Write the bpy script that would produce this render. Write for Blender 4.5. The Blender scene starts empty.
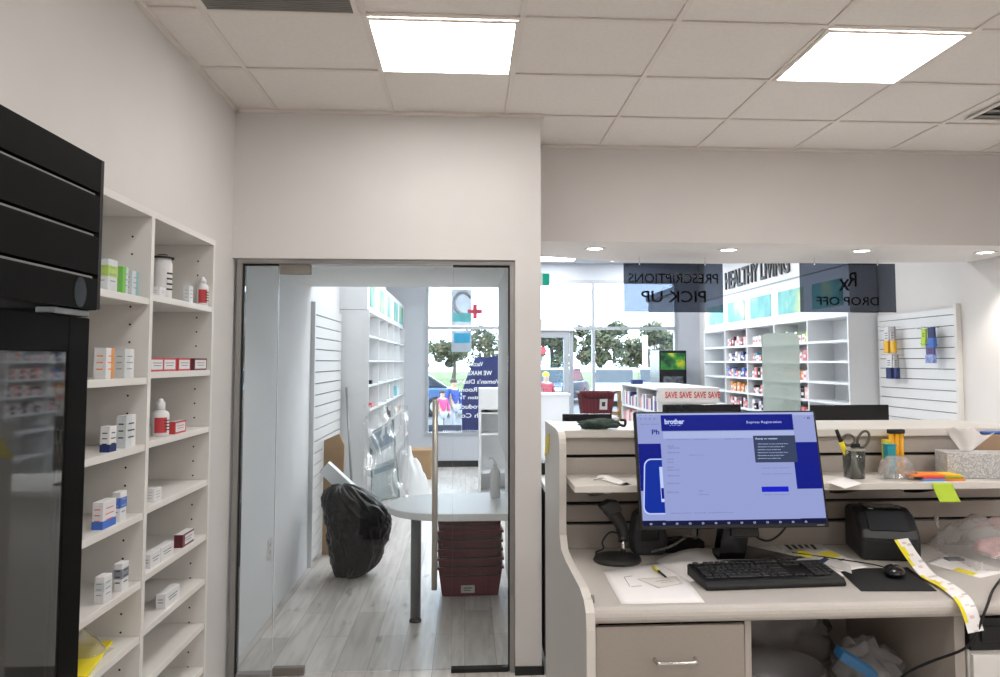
import bpy, bmesh, math, random
from mathutils import Vector, Matrix, noise
random.seed(7)
S = bpy.context.scene
COL = S.collection
PI = math.pi
# ------------------------------------------------------------ camera, world, exposure
FPX, CX, CY = 760.0, 512.0, 316.0           # focal length and principal point for a 1000x677 frame
YAW, PIT = math.atan(46/760), math.atan(-46/760)
CAMZ = 1.70
cam = bpy.data.objects.new('camera', bpy.data.cameras.new('camera')); COL.objects.link(cam)
cam.location = (0, 0, CAMZ); cam.rotation_euler = (PI/2-PIT, 0, -YAW)
cam.data.sensor_width = 36; cam.data.lens = FPX/1000*36
cam.data.shift_x = (500-CX)/1000; cam.data.shift_y = (CY-338.5)/1000
cam.data.clip_start = .02; cam.data.clip_end = 300
S.camera = cam
W = bpy.data.worlds.new('sky'); S.world = W; W.use_nodes = True
wn = W.node_tree; wn.nodes.clear()
wo = wn.nodes.new('ShaderNodeOutputWorld'); wb = wn.nodes.new('ShaderNodeBackground')
wb.inputs[0].default_value = (.80, .90, 1, 1); wb.inputs[1].default_value = 7.8
wn.links.new(wb.outputs[0], wo.inputs[0])
S.view_settings.view_transform = 'Standard'; S.view_settings.look = 'None'
S.view_settings.gamma = 1; S.view_settings.use_curve_mapping = False
S.view_settings.exposure = 0.0
S.cycles.use_denoising = True
S.cycles.max_bounces = 10; S.cycles.transparent_max_bounces = 16
LAMP = 16.5          # radiance of the ceiling panels

# ------------------------------------------------------------ pixel -> point on a plane (layout help)
_R = Vector((math.cos(YAW), -math.sin(YAW), 0))
_F = Vector((math.sin(YAW)*math.cos(PIT), math.cos(YAW)*math.cos(PIT), -math.sin(PIT)))
_U = _R.cross(_F); _C = Vector((0, 0, CAMZ))
def ray(u, v): return _F+_R*((u-CX)/FPX)+_U*((CY-v)/FPX)
def onY(u, v, y): d = ray(u, v); return _C+d*(y/d.y)
def onZ(u, v, z): d = ray(u, v); return _C+d*((z-CAMZ)/d.z)
def onX(u, v, x): d = ray(u, v); return _C+d*(x/d.x)

# ------------------------------------------------------------ materials
def lin(c):
    if isinstance(c, str):
        c = [int(c[i:i+2], 16)/255 for i in (0, 2, 4)]
        return tuple(x/12.92 if x <= .04045 else ((x+.055)/1.055)**2.4 for x in c)
    return c
MC = {}
def mat(name, col, rough=.55, metal=0, var=.0, scale=8, bump=0, trans=0, emit=0, alpha=1, ior=1.45, bscale=None):
    if name in MC: return MC[name]
    m = bpy.data.materials.new(name); m.use_nodes = True; MC[name] = m
    nt = m.node_tree; b = nt.nodes['Principled BSDF']; c = lin(col)
    b.inputs['Base Color'].default_value = (*c, 1); b.inputs['Roughness'].default_value = rough
    b.inputs['Metallic'].default_value = metal; b.inputs['Transmission Weight'].default_value = trans
    b.inputs['IOR'].default_value = ior; b.inputs['Alpha'].default_value = alpha
    if emit:
        b.inputs['Emission Color'].default_value = (*c, 1); b.inputs['Emission Strength'].default_value = emit
    tc = nt.nodes.new('ShaderNodeTexCoord')
    if var:
        n = nt.nodes.new('ShaderNodeTexNoise'); n.inputs['Scale'].default_value = scale; n.inputs['Detail'].default_value = 4
        nt.links.new(tc.outputs['Object'], n.inputs['Vector'])
        r = nt.nodes.new('ShaderNodeValToRGB')
        r.color_ramp.elements[0].position = .35; r.color_ramp.elements[1].position = .65
        r.color_ramp.elements[0].color = (*[x*(1-var) for x in c], 1); r.color_ramp.elements[1].color = (*[min(1, x*(1+var)) for x in c], 1)
        nt.links.new(n.outputs[0], r.inputs[0]); nt.links.new(r.outputs[0], b.inputs['Base Color'])
        if emit: nt.links.new(r.outputs[0], b.inputs['Emission Color'])
    if bump:
        n2 = nt.nodes.new('ShaderNodeTexNoise'); n2.inputs['Scale'].default_value = bscale or scale*4
        nt.links.new(tc.outputs['Object'], n2.inputs['Vector'])
        bp = nt.nodes.new('ShaderNodeBump'); bp.inputs['Strength'].default_value = bump; bp.inputs['Distance'].default_value = .01
        nt.links.new(n2.outputs[0], bp.inputs['Height']); nt.links.new(bp.outputs[0], b.inputs['Normal'])
    return m
def sheet_glass(name, tint, refl=1.0, rough=.0, milk=0, milkcol=(.8, .85, .83)):
    """thin pane: tinted transparency + fresnel mirror (+ a little diffuse body)"""
    m = bpy.data.materials.new(name); m.use_nodes = True; MC[name] = m
    nt = m.node_tree; nt.nodes.clear(); N = nt.nodes.new; L = nt.links.new
    out = N('ShaderNodeOutputMaterial'); tr = N('ShaderNodeBsdfTransparent'); gl = N('ShaderNodeBsdfGlossy')
    tr.inputs[0].default_value = (*tint, 1); gl.inputs[0].default_value = (1, 1, 1, 1); gl.inputs['Roughness'].default_value = rough
    fr = N('ShaderNodeFresnel'); fr.inputs[0].default_value = 1.5
    mu = N('ShaderNodeMath'); mu.operation = 'MULTIPLY'; mu.inputs[1].default_value = refl; mu.use_clamp = True
    mx = N('ShaderNodeMixShader'); L(fr.outputs[0], mu.inputs[0]); L(mu.outputs[0], mx.inputs[0]); L(gl.outputs[0], mx.inputs[2])
    if milk:
        df = N('ShaderNodeBsdfDiffuse'); df.inputs[0].default_value = (*milkcol, 1)
        m2 = N('ShaderNodeMixShader'); m2.inputs[0].default_value = milk
        L(tr.outputs[0], m2.inputs[1]); L(df.outputs[0], m2.inputs[2]); L(m2.outputs[0], mx.inputs[1])
    else: L(tr.outputs[0], mx.inputs[1])
    L(mx.outputs[0], out.inputs[0]); return m

wall_m = mat('wall paint', (.68, .655, .635), .8, var=.015, scale=3, bump=.05, bscale=120)
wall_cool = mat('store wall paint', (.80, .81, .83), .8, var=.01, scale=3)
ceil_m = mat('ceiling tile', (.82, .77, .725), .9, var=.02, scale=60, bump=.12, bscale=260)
tbar_m = mat('ceiling grid bar', (.78, .72, .67), .6, var=.01)
white_m = mat('white melamine', (.73, .71, .68), .38, var=.01, scale=5)
white_cool = mat('cool white melamine', (.76, .78, .80), .4, var=.01, scale=5)
lam_m = mat('worktop laminate', (.56, .52, .48), .32, var=.035, scale=260)
cab_m = mat('cabinet laminate', (.43, .385, .345), .4, var=.02, scale=150)
edge_m = mat('edge band', (.70, .66, .61), .35, var=.01)
black_m = mat('black plastic', (.008, .008, .0085), .5, var=.2, scale=40, bump=.05, bscale=400)
blackg = mat('glossy black', (.010, .010, .012), .18, var=.1)
dark_m = mat('dark void', (.02, .02, .02), .8, var=.2)
fridge_m = mat('fridge black', (.0035, .0035, .0032), .6, var=.25, scale=3)
fridge_m.node_tree.nodes['Principled BSDF'].inputs['Specular IOR Level'].default_value = .07
alu_m = mat('brushed metal', (.52, .50, .47), .35, 1, var=.06, scale=30)
steel_m = mat('grey steel', (.30, .31, .31), .4, .7, var=.05, scale=20)
chrome = mat('chrome', (.75, .74, .72), .15, 1, var=.02)
base_m = mat('black baseboard', (.012, .012, .013), .4, var=.1)
paper = mat('paper', (.90, .87, .86), .7, var=.02, scale=6)
paper2 = mat('grey paper', (.66, .64, .62), .7, var=.03, scale=6)
ink = mat('black ink', (.03, .03, .035), .6, var=.1)
inkg = mat('grey ink', (.35, .34, .34), .6, var=.1)
yellow = mat('yellow', (.86, .72, .02), .5, var=.03)
red_m = mat('red', (.55, .04, .05), .5, var=.04)
redl = mat('soft red', (.70, .18, .18), .5, var=.04)
orange = mat('orange', (.90, .25, .04), .5, var=.04)
green = mat('green', (.20, .55, .10), .5, var=.05)
lime = mat('lime', (.50, .72, .06), .6, var=.05)
bluem = mat('blue', (.06, .16, .55), .5, var=.04)
navy = mat('navy', (.02, .035, .14), .5, var=.08)
sky_m = mat('light blue', (.25, .60, .70), .5, var=.08)
teal = mat('teal', (.02, .32, .38), .4, var=.05)
purple = mat('purple', (.12, .08, .25), .5, var=.05)
pink = mat('pink', (.80, .42, .40), .5, var=.08, scale=60)
maroon = mat('maroon plastic', (.16, .018, .03), .35, var=.08)
cardb = mat('cardboard', (.42, .27, .15), .85, var=.08)
bagk = mat('black bag plastic', (.004, .004, .005), .30)
bagk.node_tree.nodes['Principled BSDF'].inputs['Specular IOR Level'].default_value = .3
emit_m = mat('light diffuser', (1, .975, .95), .5, emit=LAMP, var=.001)
emit_store = mat('store light diffuser', (.96, .98, 1), .5, emit=LAMP*.78, var=.001)
down_m = mat('downlight lens', (1, .96, .90), .5, emit=12, var=.001)
door_glass = sheet_glass('door glass', (.98, .99, .985), .42, milk=.004)
win_glass = sheet_glass('window glass', (.90, .95, .98), .5)
frig_glass = sheet_glass('fridge door glass', (.86, .87, .86), 1.3, .03, milk=.07, milkcol=(.5, .5, .47))  # milky haze lifts the glass towards the grey of a reflection
frost = sheet_glass('frosted acrylic', (.70, .78, .77), .8, .12, milk=.5, milkcol=(.72, .86, .84))
smoke = sheet_glass('smoked acrylic', (.335, .355, .40), .05, .04, milk=.03, milkcol=(.22, .20, .19))
clearp = sheet_glass('clear plastic film', (.93, .93, .93), .7, .25, milk=.2, milkcol=(.85, .84, .84))
clearc = sheet_glass('clear cup plastic', (.88, .89, .86), 1.0, .05, milk=.06)

def plank_floor():
    m = bpy.data.materials.new('grey wood planks'); m.use_nodes = True; nt = m.node_tree; N = nt.nodes.new; L = nt.links.new
    b = nt.nodes['Principled BSDF']; tc = N('ShaderNodeTexCoord'); mp = N('ShaderNodeMapping')
    mp.inputs['Rotation'].default_value = (0, 0, PI/2); L(tc.outputs['Object'], mp.inputs[0])
    br = N('ShaderNodeTexBrick'); br.inputs['Scale'].default_value = 1
    br.inputs['Brick Width'].default_value = 1.22; br.inputs['Row Height'].default_value = .18; br.inputs['Mortar Size'].default_value = .0016
    br.inputs['Color1'].default_value = (.74, .70, .67, 1); br.inputs['Color2'].default_value = (.54, .505, .47, 1)
    br.inputs['Mortar'].default_value = (.26, .245, .23, 1); br.offset = .37
    L(mp.outputs[0], br.inputs[0])
    mp2 = N('ShaderNodeMapping'); mp2.inputs['Scale'].default_value = (9, .9, 1); L(tc.outputs['Object'], mp2.inputs[0])
    n = N('ShaderNodeTexNoise'); n.inputs['Scale'].default_value = 2.2; n.inputs['Detail'].default_value = 8; n.inputs['Distortion'].default_value = .6
    L(mp2.outputs[0], n.inputs[0])
    r = N('ShaderNodeValToRGB'); r.color_ramp.elements[0].position = .33; r.color_ramp.elements[1].position = .62
    r.color_ramp.elements[0].color = (.80, .785, .765, 1); r.color_ramp.elements[1].color = (1.06, 1.06, 1.06, 1)
    L(n.outputs[0], r.inputs[0])
    n3 = N('ShaderNodeTexNoise'); n3.inputs['Scale'].default_value = 3.0; n3.inputs['Detail'].default_value = 2
    mp3 = N('ShaderNodeMapping'); mp3.inputs['Scale'].default_value = (3, 1, 1); L(tc.outputs['Object'], mp3.inputs[0]); L(mp3.outputs[0], n3.inputs[0])
    r3 = N('ShaderNodeValToRGB'); r3.color_ramp.elements[0].position = .27; r3.color_ramp.elements[1].position = .36
    r3.color_ramp.elements[0].color = (.45, .42, .39, 1); r3.color_ramp.elements[1].color = (1, 1, 1, 1); L(n3.outputs[0], r3.inputs[0])
    mx = N('ShaderNodeMix'); mx.data_type = 'RGBA'; mx.blend_type = 'MULTIPLY'; mx.inputs[0].default_value = 1
    L(br.outputs[0], mx.inputs[6]); L(r.outputs[0], mx.inputs[7])
    mx2 = N('ShaderNodeMix'); mx2.data_type = 'RGBA'; mx2.blend_type = 'MULTIPLY'; mx2.inputs[0].default_value = .7
    L(mx.outputs[2], mx2.inputs[6]); L(r3.outputs[0], mx2.inputs[7]); L(mx2.outputs[2], b.inputs['Base Color'])
    b.inputs['Roughness'].default_value = .32
    return m
floor_m = plank_floor()
def blobs(name, cols, scale=3, rough=.4, emit=0, stretch=(1, 1, 1)):
    m = bpy.data.materials.new(name); m.use_nodes = True; nt = m.node_tree; N = nt.nodes.new; L = nt.links.new
    b = nt.nodes['Principled BSDF']; tc = N('ShaderNodeTexCoord'); mp = N('ShaderNodeMapping'); mp.inputs['Scale'].default_value = stretch
    n = N('ShaderNodeTexNoise'); n.inputs['Scale'].default_value = scale; n.inputs['Detail'].default_value = 3
    r = N('ShaderNodeValToRGB'); e = r.color_ramp.elements
    for i, c in enumerate(cols):
        p = .3+.4*i/(len(cols)-1)
        if i < 2: e[i].position = p if i == 0 else .99
        if i == 0: e[0].color = (*c, 1)
        elif i == len(cols)-1: e[-1].position = p; e[-1].color = (*c, 1)
        else: x = r.color_ramp.elements.new(p); x.color = (*c, 1)
    L(tc.outputs['Object'], mp.inputs[0]); L(mp.outputs[0], n.inputs[0]); L(n.outputs[0], r.inputs[0]); L(r.outputs[0], b.inputs['Base Color'])
    b.inputs['Roughness'].default_value = rough
    if emit: L(r.outputs[0], b.inputs['Emission Color']); b.inputs['Emission Strength'].default_value = emit
    return m
art_m = blobs('teal botanical print', [(.01, .20, .20), (.04, .36, .34), (.10, .45, .40), (.40, .55, .22), (.55, .62, .45)], 2.6)
leaf_m = blobs('green leaf print', [(.005, .03, .01), (.01, .12, .03), (.06, .25, .02), (.45, .42, .02)], 7, emit=.12)
tissue_m = blobs('floral tissue box', [(.62, .62, .60), (.70, .66, .60), (.34, .37, .42), (.70, .68, .64), (.52, .45, .36)], 85)
tree_m = blobs('tree foliage', [(.03, .04, .03), (.09, .10, .05), (.17, .13, .08)], 1.2, .9)
grass_m = blobs('lawn', [(.05, .085, .015), (.10, .13, .03)], .6, .9)
asph_m = blobs('asphalt', [(.07, .07, .075), (.10, .10, .10)], .8, .9)

# ------------------------------------------------------------ mesh builder
class MB:
    def __init__(s): s.v = []; s.f = []; s.mi = []; s.sm = []
    def add(s, vs, fs, mi=0, smooth=False):
        o = len(s.v); s.v += [Vector(p) for p in vs]
        for f in fs: s.f.append([o+i for i in f]); s.mi.append(mi); s.sm.append(smooth)
        return s
    def box(s, a, b, mi=0):
        x0, y0, z0 = [min(a[i], b[i]) for i in range(3)]; x1, y1, z1 = [max(a[i], b[i]) for i in range(3)]
        return s.add([(x0,y0,z0),(x1,y0,z0),(x1,y1,z0),(x0,y1,z0),(x0,y0,z1),(x1,y0,z1),(x1,y1,z1),(x0,y1,z1)],
                     [(0,3,2,1),(4,5,6,7),(0,1,5,4),(1,2,6,5),(2,3,7,6),(3,0,4,7)], mi)
    def obox(s, c, ax, ay, az, mi=0):
        """box from centre and three half-axis vectors"""
        c, ax, ay, az = map(Vector, (c, ax, ay, az)); vs = []
        for dz in (-1, 1):
            for dx, dy in ((-1,-1),(1,-1),(1,1),(-1,1)): vs.append(c+ax*dx+ay*dy+az*dz)
        return s.add(vs, [(0,3,2,1),(4,5,6,7),(0,1,5,4),(1,2,6,5),(2,3,7,6),(3,0,4,7)], mi)
    def prism(s, poly, axis, lo, hi, mi=0):
        """poly of 2D points extruded along axis ('x': (y,z), 'y': (x,z), 'z': (x,y))"""
        def P(p, t): return {'x': (t, p[0], p[1]), 'y': (p[0], t, p[1]), 'z': (p[0], p[1], t)}[axis]
        n = len(poly); vs = [P(p, lo) for p in poly]+[P(p, hi) for p in poly]
        fs = [tuple(range(n))[::-1], tuple(range(n, 2*n))]+[(i, (i+1) % n, n+(i+1) % n, n+i) for i in range(n)]
        return s.add(vs, fs, mi)
    def cyl(s, p0, p1, r0, r1=None, n=20, mi=0, cap=True):
        r1 = r0 if r1 is None else r1; p0, p1 = Vector(p0), Vector(p1); d = (p1-p0).normalized()
        a = d.orthogonal().normalized(); b = d.cross(a); vs = []
        for p, r in ((p0, r0), (p1, r1)):
            for i in range(n): t = 2*PI*i/n; vs.append(p+a*math.cos(t)*r+b*math.sin(t)*r)
        s.add(vs, [(i, (i+1) % n, n+(i+1) % n, n+i) for i in range(n)], mi, True)
        if cap: s.add(vs, [tuple(range(n))[::-1], tuple(range(n, 2*n))], mi)
        return s
    def lathe(s, prof, c=(0, 0, 0), n=24, mi=0):
        c = Vector(c); vs = [c+Vector((r*math.cos(2*PI*i/n), r*math.sin(2*PI*i/n), z)) for r, z in prof for i in range(n)]
        fs = [(k*n+i, k*n+(i+1) % n, (k+1)*n+(i+1) % n, (k+1)*n+i) for k in range(len(prof)-1) for i in range(n)]
        s.add(vs, fs, mi, True); k = len(prof)-1
        return s.add([vs[i] for i in range(n)]+[vs[k*n+i] for i in range(n)], [tuple(range(n))[::-1], tuple(range(n, 2*n))], mi)
    def tube(s, pts, r, n=8, mi=0, sub=5, closed=False):
        P = [Vector(p) for p in pts]
        if len(P) > 2 and sub > 1:      # Catmull-Rom
            Q = []; m = len(P)
            for i in range(m if closed else m-1):
                g = lambda k: P[k % m] if closed else P[max(0, min(m-1, k))]
                a, b, c, d = g(i-1), g(i), g(i+1), g(i+2)
                for j in range(sub):
                    t = j/sub; Q.append(.5*((2*b)+(c-a)*t+(2*a-5*b+4*c-d)*t*t+(3*b-a-3*c+d)*t**3))
            if not closed: Q.append(P[-1])
            P = Q
        m = len(P); vs = []; up = None
        for i, p in enumerate(P):
            d = ((P[(i+1) % m]-P[i-1]) if closed else (P[min(m-1, i+1)]-P[max(0, i-1)])).normalized()
            if up is None: up = d.orthogonal().normalized()
            up = (up-d*up.dot(d)).normalized(); b = d.cross(up)
            rr = r(i/(m-1)) if callable(r) else r
            for k in range(n): t = 2*PI*k/n; vs.append(p+up*math.cos(t)*rr+b*math.sin(t)*rr)
        fs = [(i*n+k, i*n+(k+1) % n, ((i+1) % m)*n+(k+1) % n, ((i+1) % m)*n+k) for i in range(m if closed else m-1) for k in range(n)]
        s.add(vs, fs, mi, True)
        if not closed: s.add(vs, [tuple(range(n))[::-1], tuple(range((m-1)*n, m*n))], mi)
        return s
    def grid(s, fn, nu, nv, mi=0, smooth=True):
        vs = [fn(i/nu, j/nv) for j in range(nv+1) for i in range(nu+1)]
        return s.add(vs, [(j*(nu+1)+i, j*(nu+1)+i+1, (j+1)*(nu+1)+i+1, (j+1)*(nu+1)+i) for j in range(nv) for i in range(nu)], mi, smooth)
    def blob(s, c, r, amp=.1, fr=3, seed=0, n=24, mi=0, flat=0):
        c = Vector(c); r = Vector(r) if not isinstance(r, (int, float)) else Vector((r, r, r)); vs = []
        for j in range(n//2+1):
            for i in range(n):
                th = PI*j/(n//2); ph = 2*PI*i/n; d = Vector((math.sin(th)*math.cos(ph), math.sin(th)*math.sin(ph), math.cos(th)))
                k = 1+amp*noise.noise(d*fr+Vector((seed, seed*2, 0)))*2+amp*.5*noise.noise(d*fr*2.7+Vector((seed, 0, 5)))
                p = Vector((d.x*r.x, d.y*r.y, d.z*r.z))*k
                if flat and p.z < -r.z*flat: p.z = -r.z*flat
                vs.append(c+p)
        return s.add(vs, [(j*n+i, (j+1)*n+i, (j+1)*n+(i+1) % n, j*n+(i+1) % n) for j in range(n//2) for i in range(n)], mi, True)
    def holes(s, x0, y, z0, z1, dz, r=.0035, mi=1, ax='y', sgn=-1):
        z = z0
        while z < z1:
            if ax == 'y': vs = [(x0+r*math.cos(t*PI/3), y+sgn*.0008, z+r*math.sin(t*PI/3)) for t in range(6)]
            s.add(vs, [(0,1,2,3,4,5)], mi); z += dz
        return s
    def build(s, name, mats, parent=None, bevel=0, local=False, seg=2, solid=0, sub=0):
        if not isinstance(mats, (list, tuple)): mats = [mats]
        me = bpy.data.meshes.new(name)
        vs = s.v
        if parent is not None and not local:
            M = wmat(parent).inverted(); vs = [M @ p for p in vs]
        me.from_pydata([tuple(p) for p in vs], [], s.f); 
        for m in mats: me.materials.append(m)
        me.polygons.foreach_set('material_index', s.mi); me.polygons.foreach_set('use_smooth', s.sm)
        me.validate(); me.update()
        bm = bmesh.new(); bm.from_mesh(me)
        if sub or any(s.sm): bmesh.ops.remove_doubles(bm, verts=bm.verts, dist=1e-5)
        if len(s.f) > 1 and not solid: bmesh.ops.recalc_face_normals(bm, faces=bm.faces)
        bm.to_mesh(me); bm.free()
        o = bpy.data.objects.new(name, me); COL.objects.link(o)
        if parent is not None: o.parent = parent
        if solid:
            md = o.modifiers.new('solid', 'SOLIDIFY'); md.thickness = solid; md.offset = 0
        if bevel:
            md = o.modifiers.new('bevel', 'BEVEL'); md.width = bevel; md.segments = seg; md.limit_method = 'ANGLE'; md.angle_limit = .7
        if sub:
            md = o.modifiers.new('sub', 'SUBSURF'); md.levels = sub; md.render_levels = sub
        return o
def wmat(o):
    M = Matrix.LocRotScale(o.location, o.rotation_euler, o.scale)
    return wmat(o.parent) @ M if o.parent else M
def tag(o, label=None, cat=None, group=None, kind=None):
    for k, v in (('label', label), ('category', cat), ('group', group), ('kind', kind)):
        if v: o[k] = v
    return o
def thing(name, label, cat, loc=(0, 0, 0), rz=0, group=None):
    o = bpy.data.objects.new(name, None); COL.objects.link(o); o.location = loc; o.rotation_euler = (0, 0, rz); o.empty_display_size = .05
    return tag(o, label, cat, group)
def struct(mb, name, m, bevel=0, parent=None, **k):
    o = mb.build(name, m, parent, bevel, **k)
    if parent is None: o['kind'] = 'structure'
    return o
def kids(o): return [c for c in COL.objects if c.parent == o]
def dup(root, loc, rz=None, label=None, group=None):
    r = root.copy(); COL.objects.link(r); r.location = loc
    if rz is not None: r.rotation_euler = (0, 0, rz)
    if label: r['label'] = label
    if group: r['group'] = group
    for ch in kids(root):
        c = ch.copy(); COL.objects.link(c); c.parent = r
        for g in kids(ch):
            d = g.copy(); COL.objects.link(d); d.parent = c
    return r
def text_mb(mb, body, loc, xd, ud, width=None, height=None, ext=.001, bold=0, mi=0, align='CENTER', cond=None):
    """adds lettering as mesh; loc = centre of the text box (or its left edge), xd reading direction, ud up"""
    cu = bpy.data.curves.new('t', 'FONT'); cu.body = body; cu.extrude = .05; cu.offset = bold; cu.resolution_u = 3
    o = bpy.data.objects.new('t', cu); COL.objects.link(o)
    dg = bpy.context.evaluated_depsgraph_get(); me = bpy.data.meshes.new_from_object(o.evaluated_get(dg))
    co = [v.co.copy() for v in me.vertices]; fs = [tuple(p.vertices) for p in me.polygons]
    bpy.data.objects.remove(o); bpy.data.curves.remove(cu); bpy.data.meshes.remove(me)
    if not co: return mb
    x0, x1 = min(c.x for c in co), max(c.x for c in co); y0, y1 = min(c.y for c in co), max(c.y for c in co)
    sx = width/(x1-x0) if width else None; sy = height/(y1-y0) if height else None
    sx = sx or sy; sy = sy or sx
    xd, ud, loc = Vector(xd).normalized(), Vector(ud).normalized(), Vector(loc); nd = xd.cross(ud)
    xo = (x0+x1)/2 if align == 'CENTER' else x0
    mb.add([loc+xd*(c.x-xo)*sx+ud*(c.y-(y0+y1)/2)*sy+nd*(c.z/.05*ext) for c in co], fs, mi)
    return mb

# ============================================================ ROOM SHELL
H = 3.10; XL = -1.285; XR = 3.90; YD = 4.24; SH = 3.34; YW = 12.5; YB = -2.4
struct(MB().box((-1.6, YB-.1, -.08), (XR+.3, YW+.15, 0)), 'floor', floor_m)
struct(MB().box((XL-.12, YB, 0), (XL, YD+.12, H)), 'wall_left', wall_m)
struct(MB().box((XL-.12, YB-.12, 0), (XR+.12, YB, H)), 'wall_back', wall_m)
struct(MB().box((XR, YB, 0), (XR+.12, YW+.12, SH)), 'wall_right', wall_m)
# front wall of the dispensary with the glazed opening, X -1.24..0.27, up to 2.27
b = MB(); b.box((.275, YD, 0), (.42, YD+.14, H)); b.box((XL-.12, YD, 2.272), (.275, YD+.14, H))
struct(b, 'wall_front', wall_m)
struct(MB().box((.30, YD+.14, 0), (.42, YD+.60, H)), 'wall_front_return', wall_m)
b = MB().box((.272, YD-.012, 0), (.425, YD, .045)); b.box((.42, YD-.012, 0), (.432, YD+.6, .045))
struct(b, 'baseboard_front', base_m)
# bulkhead above the counter
b = MB(); b.box((.42, 4.83, 2.475), (XR, 4.92, H)); 
b.prism([(.42, 4.92), (XR, 4.92), (XR, 5.66), (2.9, 5.76), (1.9, 5.86), (1.2, 5.80), (.7, 5.60), (.42, 5.48)], 'z', 2.475, SH)
struct(b, 'wall_bulkhead', mat('bulkhead paint', (.71, .675, .655), .8, var=.015, scale=3))
# dispensary ceiling
b = MB().box((XL-.1, YB-.1, H+.006), (XR+.1, 4.92, H+.08))
struct(b, 'ceiling', ceil_m)
GX = [-1.06+.6425*i for i in range(9)]; GY = [4.24-.613*i for i in range(11)]
b = MB()
for x in GX: b.box((x-.012, YB, H-.002), (x+.012, 4.83, H+.005))
for y in GY: b.box((XL, y-.012, H-.003), (XR, y+.012, H+.0045))
b.box((XL, YB, H-.012), (XL+.022, YD, H+.004)); b.box((XL, YD-.022, H-.012), (.42, YD, H+.004)); b.box((.42, YD, H-.012), (.44, 4.83, H+.004)); b.box((.42, 4.81, H-.012), (XR, 4.83, H+.004))
struct(b, 'trim_1', tbar_m)
# corridor beyond the glass: soffit, side walls
struct(MB().box((XL-.12, YD+.1405, 2.335), (.2695, 6.4195, H-.001)), 'ceiling_corridor', mat('soffit paint', (.86, .87, .86), .8, var=.01))
struct(MB().box((-1.43, YD+.14, 0), (-1.305, 6.40, 2.335)), 'wall_corridor_left', wall_cool)
b = MB().box((.27, YD+.60, 1.055), (.4195, 6.4195, H-.001)); b.box((.33, YD+.6005, 0), (.4195, 6.4195, 1.055)); b.box((.27, YD+.1405, 1.055), (.2995, YD+.60, H-.001))
struct(b, 'wall_corridor_right', wall_cool)
struct(MB().box((-1.43, 6.40, 0), (-1.305, YW, SH)), 'wall_store_left', wall_cool)
struct(MB().box((-1.305, 6.42, 2.335), (.42, 6.48, SH)), 'wall_soffit_front', wall_cool)
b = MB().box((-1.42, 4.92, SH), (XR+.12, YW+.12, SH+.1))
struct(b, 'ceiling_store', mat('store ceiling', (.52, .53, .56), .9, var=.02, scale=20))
# window wall
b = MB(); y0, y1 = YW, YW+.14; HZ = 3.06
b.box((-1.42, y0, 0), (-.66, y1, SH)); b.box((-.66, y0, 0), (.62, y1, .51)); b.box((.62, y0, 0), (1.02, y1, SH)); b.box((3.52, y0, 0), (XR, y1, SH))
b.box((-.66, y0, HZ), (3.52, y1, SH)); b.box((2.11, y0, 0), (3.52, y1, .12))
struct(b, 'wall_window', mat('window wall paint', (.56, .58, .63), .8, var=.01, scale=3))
struct(MB().box((-1.29, YW-.012, 0), (1.0, YW, .10)), 'baseboard_window', base_m)
frm = mat('window frame aluminium', (.42, .44, .47), .45, .3, var=.02)
def window(name, x0, x1, z0, z1, bars_x=(), bars_z=(), w=.05):
    t = thing(name, None, None, ((x0+x1)/2, YW, z0)); del_ = [t.__delitem__(k) for k in list(t.keys())]; t['kind'] = 'structure'
    b = MB(); a, c = YW-.02, YW+.07
    b.box((x0, a, z0), (x0+w, c, z1)); b.box((x1-w, a, z0), (x1, c, z1)); b.box((x0+w, a, z0), (x1-w, c, z0+w)); b.box((x0+w, a, z1-w), (x1-w, c, z1))
    for x in bars_x: b.box((x-w/2, a, z0+w), (x+w/2, c, z1-w))
    for z in bars_z: b.box((x0+w, a-.002, z-w/2), (x1-w, c+.002, z+w/2))
    b.build('window_frame', frm, t)
    MB().box((x0+w, YW+.02, z0+w), (x1-w, YW+.026, z1-w)).build('pane', win_glass, t)
    return t
window('window_1', -.66, .62, .51, 3.06, (), (2.26,))
window('window_2', 1.02, 3.52, .12, 3.06, (2.11,), (2.26,), .05)
# entrance door just inside the second window: header, jambs, leaf
t = thing('door_1', None, None, (1.35, 12.3, 0)); [t.__delitem__(k) for k in list(t.keys())]; t['kind'] = 'structure'
b = MB().box((.95, 12.320, 2.21), (1.76, 12.480, 2.39)); b.build('door_header', mat('header white', (.62, .63, .66), .5, var=.01), t)
b = MB().box((1.60, 12.360, 0), (1.68, 12.470, 2.21)); b.box((1.70, 12.400, 0), (1.76, 12.470, 2.21)); b.box((.95, 12.360, 0), (1.03, 12.470, 2.21)); b.box((1.03, 12.360, 2.10), (1.6, 12.470, 2.21)); b.box((1.03, 12.380, 0), (1.6, 12.450, .2))
b.build('door_frame', frm, t)
MB().box((1.03, 12.410, .2), (1.6, 12.416, 2.10)).build('pane', win_glass, t)
MB().tube([(1.56, 12.370, .95), (1.56, 12.320, 1.0), (1.56, 12.320, 1.3), (1.56, 12.370, 1.35)], .012).build('door_handle', alu_m, t)

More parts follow.
